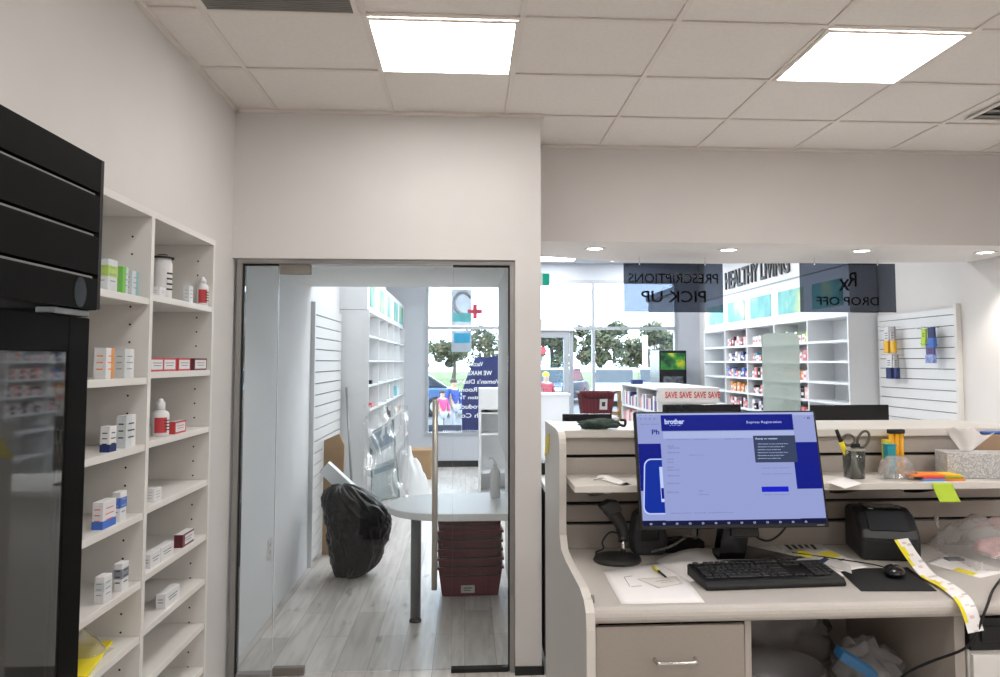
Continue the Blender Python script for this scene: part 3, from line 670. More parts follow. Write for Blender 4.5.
b = MB().cyl((0, 0, .215), (0, 0, .25), .008); b.tube([(0, 0, .25), (-.02, 0, .27), (-.045, 0, .262)], .007); b.lathe([(.015, .213), (.015, .23), (.006, .232)], n=14); b.build('pump', Wb, t, local=True)
# basket stack
def basket_mesh(t, w=.46, d=.32, h=.21, sticker=False):
    b = MB(); e = .03; th = .004
    lo = [(-w/2+e, -d/2+e), (w/2-e, -d/2+e), (w/2-e, d/2-e), (-w/2+e, d/2-e)]; hi = [(-w/2, -d/2), (w/2, -d/2), (w/2, d/2), (-w/2, d/2)]
    for i in range(4):
        j = (i+1) % 4; A, B_, C_, D = Vector((*lo[i], 0)), Vector((*lo[j], 0)), Vector((*hi[j], h)), Vector((*hi[i], h))
        b.add([A, B_, C_, D], [(0,1,2,3)])
        n = (B_-A).cross(D-A).normalized()*(-th)
        b.add([A+n, B_+n, C_+n, D+n], [(3,2,1,0)])
        for k in range(1, 9):      # ribs
            f = k/9; p, q = A.lerp(B_, f), D.lerp(C_, f); m_ = (B_-A).normalized()*.004; nn = -n*.8
            b.add([p-m_+nn*0, p+m_, q+m_, q-m_, p-m_+nn*1.6, p+m_+nn*1.6, q+m_+nn*1.6, q-m_+nn*1.6], [(4,5,6,7), (0,1,5,4), (1,2,6,5), (2,3,7,6), (3,0,4,7)])
    b.add([(*p, .002) for p in lo], [(0,1,2,3)])
    b.build('basket_body', maroon, t, local=True)
    b = MB(); r = .012
    b.box((-w/2-r, -d/2-r, h-.012), (w/2+r, -d/2+.002, h+.006)); b.box((-w/2-r, d/2-.002, h-.012), (w/2+r, d/2+r, h+.006)); b.box((-w/2-r, -d/2+.002, h-.012), (-w/2+.002, d/2-.002, h+.006)); b.box((w/2-.002, -d/2+.002, h-.012), (w/2+r, d/2-.002, h+.006))
    b.build('rim', maroon, t, .003, local=True)
    MB().tube([(-w/2+.03, -d/2-.016, h-.02), (-w/2+.05, -d/2-.02, h-.05), (w/2-.05, -d/2-.02, h-.05), (w/2-.03, -d/2-.016, h-.02)], .005, n=6).build('handle', black_m, t, local=True)
    if sticker:
        s = MB().obox((-.02, -d/2+e*.55-.012, .055), (.05, 0, 0), (0, -.001, 0), (0, .0, .027)); s.box((-.05, -d/2+e*.55-.0145, .06), (.01, -d/2+e*.55-.0132, .066), 1); s.box((-.05, -d/2+e*.55-.0145, .045), (.0, -d/2+e*.55-.0132, .05), 1)
        s.build('sticker', [mat('sticker cream', (.55, .5, .45), .6, var=.02), ink], t, local=True)
names = ['bottom', 'second', 'third', 'fourth', 'fifth', 'topmost']
t0 = thing('shopping_basket', 'maroon shopping basket with a sticker, bottom of the stack under the table', 'basket', (.035, 5.78, .003), .03, 'maroon baskets stacked under the table')
basket_mesh(t0, sticker=True)
t1 = thing('shopping_basket', 'maroon shopping basket second from the bottom in the stack under the table', 'basket', (.039, 5.775, .068), .01, 'maroon baskets stacked under the table')
basket_mesh(t1)
for i in range(2, 6):
    dup(t1, (.03+.004*(i % 2), 5.78-.003*i, .003+.065*i+(.04 if i == 5 else 0)), random.uniform(-.04, .05), 'maroon shopping basket '+{2: 'third from the bottom', 3: 'fourth from the bottom', 4: 'just under the topmost one', 5: 'topmost'}[i]+' in the stack under the table')
# white cabinet beyond
t = thing('open_shelf_cabinet', 'white open cabinet standing near the far window, right part hidden by the door frame', 'cabinet', (.45, 10, 0))
b = MB().box((.17, 9.85, 0), (.20, 10.25, 1.36)); b.box((.72, 9.85, 0), (.75, 10.25, 1.36)); b.box((.20, 10.22, 0), (.72, 10.25, 1.36)); b.box((.2, 9.85, 1.33), (.72, 10.22, 1.36)); b.build('carcass', white_cool, t)
MB().box((.2, 9.845, 1.09), (.72, 9.87, 1.33)).build('fascia', white_cool, t)
for z in (.03, .29, .78, 1.05): MB().box((.2005, 9.86, z-.02), (.7195, 10.2, z)).build('shelf', white_cool, t)
tag(MB().blob((.36, 10.0, 1.079), (.11, .08, .026), .2, 3, 2).build('cloth_bundle', paper), 'small white bundle on the upper shelf of the open white cabinet', 'cloth')
# white display cabinet before door
tag(MB().box((.86, 10.8, 0), (1.47, 11.2, 1.22)).box((.84, 10.78, 1.22), (1.49, 11.22, 1.25)).build('display_cabinet', white_cool, bevel=.004), 'plain white cabinet in front of the glass entrance door', 'cabinet')

# window decals
DY = YW+.016
ink_w = mat('decal white', (.85, .88, .92), .6, var=.01)
dnavy = mat('decal navy', (.015, .03, .16), .5, var=.25, scale=5)
t = thing('window_decal', 'dark blue window decal with mirrored white lettering on the left store window', 'decal', (.3, DY, .6))
def dp(u, v, y=DY): p = onY(u, v, y); return (p.x, p.z)
pl = [dp(*q) for q in [(462, 434), (462, 392), (465, 382), (469, 372), (474, 360), (479, 356.5), (486, 358), (494, 356), (501, 355.5)]]; pl += [(.565, dp(505, 355)[1]), (.565, dp(505, 434)[1])]
MB().prism(pl[::-1], 'y', DY-.001, DY).build('decal_film', dnavy, t)
MB().prism([(-.605, .565), (-.605, dp(430, 425)[1]), (dp(461.5, 425)), (dp(461.5, 425)[0], .565)], 'y', DY-.001, DY).build('lower_strip', mat('decal slate', (.10, .12, .20), .5, var=.1), t)
b = MB()
for s, u0, u1, v in [('Vaccines', 467, 483, 364), ('WE MAKE 52.0', 457, 492, 373), ("Women's Diabet", 457, 503, 381.5), ('Coffee Room', 459, 500, 389.5), ('Prescription Tr', 459, 500, 398), ('Free Product', 459, 500, 406.5), ('Health Co', 461, 497, 415.5)]:
    a = dp(u0, v); c_ = dp(u1, v); text_mb(b, s, ((a[0]+c_[0])/2, DY-.003, a[1]), (-1, 0, 0), (0, 0, 1), width=abs(c_[0]-a[0]), height=.075, ext=.0008, bold=.02)
a = dp(443, 431); c_ = dp(503, 431); text_mb(b, 'ph | Attention.com', ((a[0]+c_[0])/2, DY-.003, a[1]), (-1, 0, 0), (0, 0, 1), width=abs(c_[0]-a[0]), height=.055, ext=.0008)
b.build('lettering', ink_w, t)
t = thing('window_decal', 'tall pale and cyan banner decal on the left store window', 'decal', (-.1, DY, 1.5))
def rect(mb, u0, v0, u1, v1, mi, y=DY, th=.0012):
    a, c_ = dp(u0, v0), dp(u1, v1); mb.box((a[0], y-th, c_[1]), (c_[0], y, a[1]), mi); return mb
b = MB(); rect(b, 451.5, 289, 471.5, 325.5, 0); rect(b, 451.5, 330.5, 471.5, 352, 0); b.build('banner_film', mat('banner film', (.42, .48, .56), .6, var=.06, alpha=.75), t)
b = MB(); rect(b, 452.5, 313, 471, 322, 0, DY-.002); rect(b, 454, 333, 470, 343, 1, DY-.002); b.build('colour_panels', [mat('banner aqua', (.12, .50, .55), .5, var=.15, scale=8, alpha=.85), mat('banner cyan', (.02, .35, .60), .5, var=.1, scale=8, alpha=.9)], t)
ac = dp(463, 303); b = MB(); b.tube([(ac[0]+.145*math.cos(q), DY-.004, ac[1]+.17*math.sin(q)) for q in [.15*PI+1.25*PI*k/12 for k in range(13)]], .028, n=6, sub=2); b.build('arc', mat('banner grey', (.30, .32, .36), .6, var=.1), t)
b = MB(); text_mb(b, 'CARE', (ac[0], DY-.006, dp(460, 338)[1]), (-1, 0, 0), (0, 0, 1), width=.2, ext=.0005); b.build('lettering', ink_w, t) if False else None
cr = dp(475, 311.5); b = MB(); b.box((cr[0]-.12, DY-.003, cr[1]-.035), (cr[0]+.12, DY-.0015, cr[1]+.035)); b.box((cr[0]-.035, DY-.003, cr[1]+.035), (cr[0]+.035, DY-.0015, cr[1]+.12)); b.box((cr[0]-.035, DY-.003, cr[1]-.12), (cr[0]+.035, DY-.0015, cr[1]-.035))
tag(b.build('window_decal', mat('decal red', (.50, .04, .08), .5, var=.05)), 'red cross decal on the upper pane of the left store window', 'decal')

# ============================================================ STORE RIGHT
t = thing('wall_shelving_unit', 'long white five-bay shelving on the right store wall, stocked in the middle bays', 'shelving', (3.73, 9, 0))
ys = [6.96, 7.82, 8.69, 9.55, 10.38, 11.30]; RX0, RX1 = 3.60, 3.895
MB().box((RX1-.012, 6.96, 0), (RX1, 11.32, 2.155)).build('back_panel', white_cool, t)
for y in ys: MB().box((RX0, y, 0), (RX1-.012, y+.024, 2.135)).build('side_panel', white_cool, t)
MB().box((RX0, 6.96, 2.135), (RX1-.012, 11.324, 2.165)).build('top_panel', white_cool, t)
RL = [1.915, 1.714, 1.505, 1.31, 1.11, .9, .6, .1]
for i in range(5):
    for z in RL: MB().box((RX0+.003, ys[i]+.0245, z-.025), (RX1-.0125, ys[i+1]-.0005, z)).build('shelf', white_cool, t)
t = thing('picture_header', 'white header with a row of teal pictures over the right store shelving', 'header', (3.7, 9.3, 2.17))
MB().box((3.62, 6.96, 2.17), (3.895, 11.32, 2.62)).build('header_box', white_cool, t)
MB().box((3.605, 6.96, 2.62), (3.895, 11.32, 2.632)).build('header_line', steel_m, t)
for i in range(5): MB().box((3.615, ys[i]+.12, 2.245), (3.62, ys[i+1]-.09, 2.51)).build('picture', art_m, t)
struct(MB().box((3.62, 6.96, 2.635), (XR-.001, 11.32, SH)), 'wall_fascia', wall_cool)
b = MB(); text_mb(b, 'HEALTHY LIVING', (3.608, 9.30, 2.82), (0, -1, 0), (0, 0, 1), width=2.10, height=.24, ext=.011, bold=.012)
tag(b.build('wall_lettering', mat('letter black', (.03, .028, .03), .4, var=.05)), 'black raised HEALTHY LIVING letters above the teal pictures on the right wall', 'sign')
schemes = {(3, 0): [redl, darkr, pink, Wb], (3, 1): [Wb, Wp, navy, purple], (3, 2): [bluem, redl, Wb, navy], (3, 3): [orange, sky_m, orc, Wb], (3, 4): [darkr, Wb, dark_m, redl],
           (2, 0): [Wb, pink, Wb], (2, 1): [teal, redl, Wb], (2, 2): [dark_m, redl, Wb], (2, 3): [dark_m, Wb, redl], (2, 4): [dark_m, Wb, purple],
           (1, 0): [lime, Wb, Wb], (1, 1): [Wb, pink, redl], (1, 2): [Wb, orc, redl], (1, 3): [Wb, pink, dark_m], (1, 4): [redl, dark_m, Wb]}
bayn = {3: 'fourth nearest bay', 2: 'third nearest bay', 1: 'second nearest bay'}; shn = ['top', 'second', 'third', 'fourth', 'fifth']
cache = {}
for (bay, lv), ms in schemes.items():
    y = ys[bay]+.035; z = RL[lv]; k = 0
    while y < ys[bay+1]-.09:
        h = random.uniform(.07, .13); w = random.uniform(.055, .085); m = ms[(k*7+lv) % len(ms)]
        key = (m.name, round(h, 2), round(w, 2))
        if key not in cache: cache[key] = MB().box((-.05, 0, 0), (.05, w, h)).box((-.051, w*.15, h*.3), (-.05, w*.85, h*.6), 1).build('medicine_box', [m, Wb if m is not Wb else redl], bevel=.002); o = cache[key]
        else: o = cache[key].copy(); COL.objects.link(o)
        o.location = (RX0+.065+random.uniform(0, .03), y, z)
        tag(o, 'small pack, %s shelf, %s of the right store wall' % (shn[lv], bayn[bay]), 'box', 'packs on the %s shelf of the %s' % (shn[lv], bayn[bay]))
        y += w+.004; k += 1

# right slatwall with hanging packs
slatwall('slatted_display', 'white slatted display panel on the right wall with hanging packs', 3.8995, 5.80, 6.93, .95, 2.13, .087, -1, mat('groove right', (.16, .14, .13), .6, var=.05), gw=.007)
MB_ = MB().box((3.86, 5.765, .93), (3.8995, 5.798, 2.16)); struct(MB_, 'trim_4', white_m)
def hang_pack(y, zt, w, h, top, bot, label, rot=0, cap=None):
    t = thing('hanging_pack', label, 'pack', (3.8100, y, zt-h))
    MB().tube([(3.8680, y, zt+.012), (3.7900, y, zt+.012), (3.7200, y, zt+.022)], .003, n=6, sub=2).build('peg_hook', chrome, t)
    zs_ = zt-h
    MB().box((3.7880, y-w/2, zs_), (3.8200, y+w/2, zs_+h*.5)).build('lower_pouch', bot, t, .006)
    MB().box((3.7960, y-w/2, zs_+h*.5), (3.8120, y+w/2, zt+.016)).build('header_card', top, t, .003)
    b = MB()
    for k in range(3): b.box((3.7945, y-w*.3, zs_+h*(.6+.1*k)), (3.7955, y+w*.25, zs_+h*(.63+.1*k)))
    b.build('printing', ink, t)
hang_pack(6.66, 2.0, .075, .22, Wb, mat('pack amber', (.80, .45, .03), .4, var=.1), 'amber and white pack, left one of the pair hanging highest on the slatted panel')
hang_pack(6.56, 2.0, .055, .22, mat('card grey', (.35, .33, .33), .5, var=.1), MC['pack amber'], 'amber and grey pack beside the amber and white one')
hang_pack(6.63, 1.75, .085, .20, Wb, navy, 'navy and white pack hanging below the amber packs')
hang_pack(6.52, 1.75, .05, .20, MC['card grey'], navy, 'narrow navy and grey pack beside the navy and white one')
hang_pack(6.10, 1.96, .06, .13, lime, lime, 'small lime pack at the upper right of the slatted panel')
hang_pack(6.00, 1.97, .09, .15, navy, bluem, 'dark blue pack with a silver patch beside the small lime pack')
hang_pack(6.02, 1.83, .11, .14, purple, mat('pack pattern', (.25, .32, .62), .4, var=.4, scale=30), 'blue patterned support pack hanging lowest at the right of the panel')
# free-standing gondola
t = thing('store_gondola', 'low white double-sided display shelf in the shop with a red-lettered front strip', 'shelving', (2.35, 8.9, 0))
gx0, gx1, gy0, gy1, gz = 2.01, 2.69, 8.0, 9.75, 1.43
MB().box((gx0+.02, gy0, 0), (gx1-.02, gy0+.03, gz-.03)).build('end_panel', white_cool, t)
MB().box((gx0, gy1-.03, 0), (gx1, gy1, gz-.03)).build('end_panel', white_cool, t)
MB().box(((gx0+gx1)/2-.02, gy0+.03, 0), ((gx0+gx1)/2+.02, gy1-.03, gz-.03)).build('core_panel', white_cool, t)
MB().box((gx0-.01, gy0-.03, gz-.03), (gx1+.01, gy1+.01, gz)).build('top_panel', white_cool, t, .01)
MB().box((gx0, (gy0+gy1)/2-.012, .1), ((gx0+gx1)/2-.02, (gy0+gy1)/2+.012, gz-.03)).build('divider', white_cool, t)
for z in (1.17, .95, .72, .45, .12):
    MB().box((gx0, gy0+.03, z-.025), ((gx0+gx1)/2-.02, (gy0+gy1)/2-.012, z)).build('shelf', white_cool, t)
    MB().box((gx0, (gy0+gy1)/2+.012, z-.025), ((gx0+gx1)/2-.02, gy1-.03, z)).build('shelf', white_cool, t)
MB().box((gx0+.02, gy0-.035, 1.27), (gx1, gy0-.03, gz-.005)).build('promo_strip', mat('strip white', (.72, .70, .68), .5, var=.02), t)
b = MB()
for k in range(4):
    cx = gx0+.16+.155*k; text_mb(b, 'SAVE', (cx, gy0-.037, 1.352), (1, 0, 0), (0, 0, 1), width=.13, height=.07, ext=.0008, bold=.03)
b.build('lettering', mat('promo red', (.60, .10, .10), .5, var=.05), t)
MB().box((gx0+.10, gy0-.012, 1.05), (gx1-.06, gy0-.001, 1.22)).build('recess_shade_panel', mat('recess shade', (.33, .31, .29), .6, var=.05), t)  # flat grey panel; the shade of the end recess is in its colour
for lv, z, ms in ((0, 1.17, [purple, Wb, navy, Wb, pink]), (1, .95, [redl, Wb, Wb, pink]), (2, .72, [Wb, redl, Wp])):
    for sec, (ya, yb) in enumerate(((gy0+.06, (gy0+gy1)/2-.04), ((gy0+gy1)/2+.03, gy1-.07))):
        y = ya; k = 0
        while y < yb-.06:
            w = random.uniform(.05, .08); h = random.uniform(.11, .17); m = ms[(k+sec) % len(ms)]
            o = MB().box((gx0+.02, y, z+.0005), (gx0+.11, y+w, z+h)).build('medicine_box', m, bevel=.003)
            tag(o, 'small pack on the %s shelf of the low gondola, %s section' % (shn[lv], ['near', 'far'][sec]), 'box', 'packs on the %s gondola shelf, %s section' % (shn[lv], ['near', 'far'][sec])); y += w+.004; k += 1
# items on gondola top
tag(MB().box((2.03, 9.2, gz+.001), (2.16, 9.32, gz+.055)).build('card_holder', navy, bevel=.004), 'small dark holder on top of the far end of the low gondola', 'holder')
# drinks cooler
t = thing('drinks_cooler', 'black drinks cooler with a green leaf picture header by the right window', 'cooler', (3.2, 11.95, 0))
MB().box((3.02, 11.75, 0), (3.45, 12.35, 1.88)).build('cabinet_body', blackg, t, .006)
MB().box((3.04, 11.741, 1.58), (3.43, 11.75, 1.84)).build('picture_header', leaf_m, t)
d = MB().box((3.04, 11.72, .15), (3.075, 11.749, 1.52)).box((3.395, 11.72, .15), (3.43, 11.749, 1.52)).box((3.075, 11.72, .15), (3.395, 11.749, .19)).box((3.075, 11.72, 1.48), (3.395, 11.749, 1.52)).build('door', blackg, t)
MB().box((3.076, 11.732, .19), (3.394, 11.736, 1.48)).build('door_glass', mat('cooler glass', (.10, .12, .13), .15, var=.6, scale=12), d)
# wooden post and basket on a stand
t = thing('wooden_stand', 'narrow light wooden stand behind the maroon basket', 'stand', (1.43, 7.2, 0))
b = MB().box((1.34, 7.15, 0), (1.37, 7.2, 1.43)).box((1.44, 7.15, 0), (1.47, 7.2, 1.43)); 
for z in (.3, .8, 1.2, 1.4): b.box((1.37, 7.16, z), (1.44, 7.19, z+.03))
b.box((1.26, 7.1, 0), (1.54, 7.4, .03)); b.build('post_frame', mat('wood', (.45, .30, .14), .6, var=.15, scale=20), t)
tag(MB().box((1.0, 6.78, 0), (1.36, 7.08, 1.19)).box((.99, 6.77, 1.19), (1.37, 7.09, 1.205)).build('basket_stand', white_cool, bevel=.003), 'white stand carrying the maroon basket behind the counter', 'stand')
t = thing('shopping_basket', 'lone maroon shopping basket with a white badge, seen over the counter', 'basket', (1.185, 6.92, 1.207)); 
basket_mesh(t, .31, .24, .22)
b = MB(); b.obox((.05, -.12, .115), (.035, 0, 0), (0, .001, 0), (0, -.012, .05)); b.obox((.05, -.1225, .115), (.015, 0, 0), (0, .0006, 0), (0, -.006, .02), 1); b.build('badge', [Wb, ink], t, local=True)
# exit sign
t = thing('exit_sign', 'green and white running-man exit sign hanging beside the wall corner', 'sign', (.62, 7, 2.41))
MB().box((.47, 7.0, 2.41), (.775, 7.03, 2.525)).build('housing', mat('exit white', (.45, .58, .55), .4, emit=.25), t)
b = MB().box((.71, 6.997, 2.415), (.77, 7.0, 2.52)); b.box((.48, 6.997, 2.415), (.60, 7.0, 2.52)); b.build('green_field', mat('exit green', (.0, .30, .20), .4, emit=.35), t)
b = MB(); b.add([(.655+.012*math.cos(k*PI/6), 6.996, 2.502+.012*math.sin(k*PI/6)) for k in range(12)], [tuple(range(12))]); b.tube([(.655, 6.996, 2.488), (.648, 6.996, 2.455)], .008, n=6, sub=1); b.tube([(.648, 6.996, 2.455), (.665, 6.996, 2.44), (.66, 6.996, 2.42)], .005, n=6, sub=1); b.tube([(.648, 6.996, 2.455), (.632, 6.996, 2.435), (.618, 6.996, 2.435)], .005, n=6, sub=1); b.tube([(.655, 6.996, 2.482), (.675, 6.996, 2.47)], .004, n=6, sub=1)
b.build('running_figure', mat('exit green', (0, .3, .2)), t)
MB().cyl((.62, 7.015, 2.525), (.62, 7.015, SH), .008).build('stem', white_cool, t)

# ============================================================ HANGING SIGNS
def hsign(u0, u1, v0, v1, label, lines, wires, rot=0):
    a = onY(u0, v0, 5.5); c_ = onY(u1, v1, 5.5); y = 5.5
    t = thing('hanging_sign', label, 'sign', ((a.x+c_.x)/2, y, c_.z))
    MB().box((a.x, y, c_.z), (c_.x, y+.006, a.z)).build('panel', smoke, t, .0005)
    for u in wires:
        x = onY(u, 263, y).x
        b = MB().cyl((x, y+.003, a.z-.012), (x, y+.003, 2.476), .0022, n=6); b.cyl((x, y+.003, a.z-.014), (x, y+.003, a.z+.010), .006, n=10); b.build('hanging_wire', chrome, t)
    b = MB()
    for s, ul, ur, vt, vb in lines:
        p = onY(ul, vt, y); q = onY(ur, vb, y)
        text_mb(b, s, ((p.x+q.x)/2, y+.009, (p.z+q.z)/2), (-1, 0, 0), (0, 0, 1), width=q.x-p.x, height=p.z-q.z, ext=.001, bold=.01)
    lm = mat('sign letter black', (.0005, .0005, .001), .9); lm.node_tree.nodes['Principled BSDF'].inputs['Specular IOR Level'].default_value = 0
    b.build('lettering', lm, t)
hsign(623.5, 723.5, 263, 312.5, 'smoked acrylic sign reading PRESCRIPTIONS PICK UP from the other side', [('PRESCRIPTIONS', 628.5, 718.5, 273, 283.5), ('PICK UP', 641.5, 706.5, 290.5, 302.5)], (639.5, 705))
hsign(799.5, 896.5, 263, 312.5, 'smoked acrylic sign reading Rx DROP OFF from the other side', [('R', 847, 857.5, 272, 286.5), ('x', 839, 850.5, 279, 290.5), ('DROP OFF', 817, 879.5, 296.5, 305.5)], (814.5, 877.5))
tag(MB().tube([(3.05, 5.56, 2.06), (3.05, 5.56, 2.035), (3.06, 5.56, 2.03)], .004, sub=1).build('sign_hook', chrome), 'tiny metal hook hanging under the drop off sign', 'hook') if False else None

# ============================================================ CUSTOMER COUNTER behind the desk
t = thing('service_counter', 'white customer counter between the desk and the shop', 'counter', (2.1, 4.6, 0))
MB().box((.434, 4.2, .985), (3.8, 4.86, 1.02)).build('worktop', white_cool, t, .004)
MB().box((.46, 4.25, .10), (3.8, 4.82, .985)).build('carcass', white_cool, t)
MB().box((.434, 4.22, .10), (.4595, 4.84, .9845)).build('end_panel', mat('counter black end', (.02, .02, .022), .5, var=.1), t)
MB().box((.5, 4.28, 0), (3.8, 4.8, .10)).build('kick_board', base_m, t)
def back_monitor(u0, u1, vt, label, Y=4.4, hgt=.30, part=''):
    x0, x1 = onY(u0, vt, Y).x, onY(u1, vt, Y).x; zt = onY(u0, vt, Y).z
    t = thing('computer_monitor', label, 'monitor', ((x0+x1)/2, Y+.05, 1.02)); cx = (x0+x1)/2
    MB().box((x0, Y, zt-hgt), (x1, Y+.022, zt)).build('display_panel', blackg, t, .005)
    MB().box((x0+.05, Y+.022, zt-hgt+.05), (x1-.05, Y+.045, zt-.06)).build('rear_shell', black_m, t, .01)
    MB().box((cx-.03, Y+.045, 1.03), (cx+.03, Y+.07, zt-hgt*.5)).build('stand', black_m, t, .005)
    MB().box((cx-.12, Y-.04, 1.0205), (cx+.12, Y+.13, 1.035)).build('stand_base', black_m, t, .005)
back_monitor(562.5, 612, 414, 'black monitor behind the counter ledge, leftmost, below the maroon basket', Y=4.4)
back_monitor(663, 741, 404.5, 'black monitor showing just above the lit computer screen')
back_monitor(811, 889, 405, 'black monitor behind the ledge, left of the slatted wall panel', Y=4.42)
tag(MB().tube([(2.42, 4.24, 1.022), (2.42, 4.24, 1.30), (2.44, 4.24, 1.322), (2.52, 4.24, 1.322)], .006).build('cable_hook', alu_m), 'bent grey metal hook in front of the right black monitor', 'hook')
a, c_ = onY(762, 333, 4.62), onY(799, 333, 4.62); r = .035; zt = a.z; pts = [(a.x, 1.022), (c_.x, 1.022), (c_.x, zt-r), (c_.x-r*.3, zt-r*.3), (c_.x-r, zt), (a.x+r, zt), (a.x+r*.3, zt-r*.3), (a.x, zt-r)]
t = thing('privacy_screen', 'frosted upright privacy panel with rounded top standing on the counter', 'screen', ((a.x+c_.x)/2, 4.62, 1.021))
MB().prism(pts, 'y', 4.62, 4.628).build('panel', frost, t)
MB().box((a.x+.03, 4.58, 1.0205), (c_.x-.03, 4.668, 1.03)).build('foot', alu_m, t)
tag(MB().box((.455, 4.62, 1.021), (.60, 4.77, 1.09)).build('desk_phone', black_m, bevel=.01), 'black desk phone on the counter just right of the wall end', 'phone')

# ============================================================ PHARMACY DESK
DZ, DF, DB, DX0, DX1 = 1.04, 2.06, 2.72, .345, 2.05
t = thing('pharmacy_desk', 'cream pharmacy desk with slatted back, raised ledge, drawer and open cubby', 'desk', (.9, 2.5, 0))
def arc(c, r, a0, a1, n=6): return [(c[0]+r*math.cos(math.radians(a0+(a1-a0)*k/n)), c[1]+r*math.sin(math.radians(a0+(a1-a0)*k/n))) for k in range(n+1)]
prof = [(3.10, 0), (3.10, 1.462), (2.74, 1.462)]+arc((2.675, 1.402), .055, 90, 180, 5)+[(2.62, 1.34), (2.622, 1.24), (2.63, 1.16), (2.622, 1.11), (2.58, 1.072), (2.46, 1.062), (2.3, 1.064), (2.16, 1.066), (2.09, 1.055), (2.055, 1.03), (2.045, .99), (2.045, 0)]
b = MB().prism(prof, 'x', .322, DX0); b.build('side_panel', mat('panel light grey', (.62, .60, .57), .4, var=.02, scale=150), t, .002)
# lighter edge band following the front profile
b = MB(); fp = prof[1:]
for i in range(len(fp)-1):
    (ya, za), (yb, zb) = fp[i], fp[i+1]; d_ = Vector((0, yb-ya, zb-za)).normalized(); nn = Vector((0, d_.z, -d_.y))*.0012
    if i == 0: pass
    vs = [Vector((.3215, ya, za)), Vector((.3455, ya, za)), Vector((.3455, yb, zb)), Vector((.3215, yb, zb))]
    b.add(vs+[v+nn for v in vs], [(0,1,2,3), (7,6,5,4), (0,4,5,1), (1,5,6,2), (2,6,7,3), (3,7,4,0)])
b.build('edge_band', edge_m, t)
MB().prism([(DF+.02, DZ-.045)]+arc((DF+.02, DZ-.022), .022, 270, 90, 8)+[(DB, DZ), (DB, DZ-.045)], 'x', DX0+.0005, DX1).build('worktop', lam_m, t)
MB().box((DX0+.0005, DB+.025, .3), (DX1, DB+.04, 1.43)).build('groove_backing', dark_m, t)
zz = [1.0405, 1.118, 1.196, 1.359, 1.43]
for i, (za, zb) in enumerate([(1.0405, 1.122), (1.134, 1.192), (1.204, 1.358), (1.370, 1.4295)]):
    MB().box((DX0+.001, DB, za), (DX1, DB+.0245, zb)).build('back_board', cab_m, t, .001)
MB().box((DX0+.0005, 2.70, 1.43), (DX1, 3.10, 1.458)).build('ledge', edge_m, t, .004)
MB().box((DX0+.0005, 3.07, 0), (DX1, 3.095, 1.43)).build('rear_panel', white_m, t)
# drawer pedestal
dk = mat('cabinet interior', (.50, .45, .40), .6, var=.06, scale=8)
MB().box((DX0+.001, DF+.04, .10), (DX0+.018, DB-.01, DZ-.046)).build('pedestal_side', cab_m, t)
MB().box((.762, DF+.02, .10), (.780, DB-.01, DZ-.046)).build('pedestal_side', cab_m, t)
def drawer(z0, z1):
    d = MB().box((DX0+.006, DF+.012, z0), (.758, DF+.03, z1)).build('drawer', mat('shaded cabinet laminate', (.35, .305, .265), .4, var=.02, scale=150), t, .002)  # cabinet laminate darkened: shade on the drawer fronts is in the colour
    zc = onY(670, 662, DF-.01).z if z1 > .9 else z0+(z1-z0)*.5
    MB().tube([(.51, DF+.012, zc), (.512, DF-.012, zc), (.52, DF-.018, zc), (.61, DF-.018, zc), (.618, DF-.012, zc), (.62, DF+.012, zc)], .0048, n=10, sub=3).build('handle', chrome, d)
drawer(.74, DZ-.052); drawer(.46, .734); drawer(.16, .454)
MB().box((DX0+.02, DF+.05, .10), (.78, DB, .14)).build('pedestal_floor', cab_m, t)
MB().box((1.355, DF+.02, .10), (1.385, DB-.01, DZ-.046)).holes(1.37, 2.3, .2, .3, .2).build('cubby_side', cab_m, t) 
b = MB(); b.box((.7805, DB-.03, .10), (1.3545, DB-.015, DZ-.046)); b.build('cubby_back', dk, t)
MB().box((.7805, DF+.04, .62), (1.3545, DB-.03, .64)).build('cubby_shelf', dk, t)
# bolt cover left
tag(MB().cyl((DX0, 2.10, 1.055), (DX0+.006, 2.10, 1.055), .011, n=14).build('bolt', steel_m, t)) 

# slatwall shelf (one continuous shelf behind the monitor)
t = thing('slatwall_shelf', 'cream shelf bracketed on the slatted desk back, carrying desk supplies', 'shelf', (1.1, 2.55, 1.27))
MB().box((.352, 2.465, 1.278), (2.02, 2.719, 1.300)).build('shelf_board', edge_m, t, .002)
for x in (.44, 1.32, 1.60):
    MB().prism([(2.719, 1.278), (2.52, 1.278), (2.52, 1.268), (2.65, 1.235), (2.719, 1.225)], 'x', x, x+.02).build('bracket', black_m if x > 1 else steel_m, t)
tag(MB().box((.455, 2.54, 1.262), (.485, 2.57, 1.2775)).build('price_holder', Wb), 'small white clip under the left end of the desk shelf', 'clip')

# ---------------- items on desk
E_ = .0006
# main monitor
t = thing('computer_monitor', 'large computer monitor showing a blue and white registration page', 'monitor', (.93, 2.47, DZ+E_))
BL, BR, TL, TR = onY(641, 530, 2.375), onY(829.5, 527, 2.365), onY(634.5, 412, 2.455), onY(812.5, 415, 2.445)
xd = (BR-BL).normalized(); ud = (TL-BL); ud = (ud-xd*ud.dot(xd)).normalized(); nd = xd.cross(ud)       # nd faces the viewer
Wm = (BR-BL).length; Hm = (TL-BL).length; O = BL
def SP(s, r, off=0): return O+xd*(s*Wm)+ud*(r*Hm)+nd*off
def srect(mb, s0, r0, s1, r1, off, mi=0, th=.0003):
    c = (SP(s0, r0, off)+SP(s1, r1, off))/2; return mb.obox(c, xd*(abs(s1-s0)*Wm/2), ud*(abs(r1-r0)*Hm/2), nd*th, mi)
b = MB().obox(SP(.5, .5, -.012), xd*Wm/2, ud*Hm/2, nd*.012); b.build('housing', black_m, t, .003)
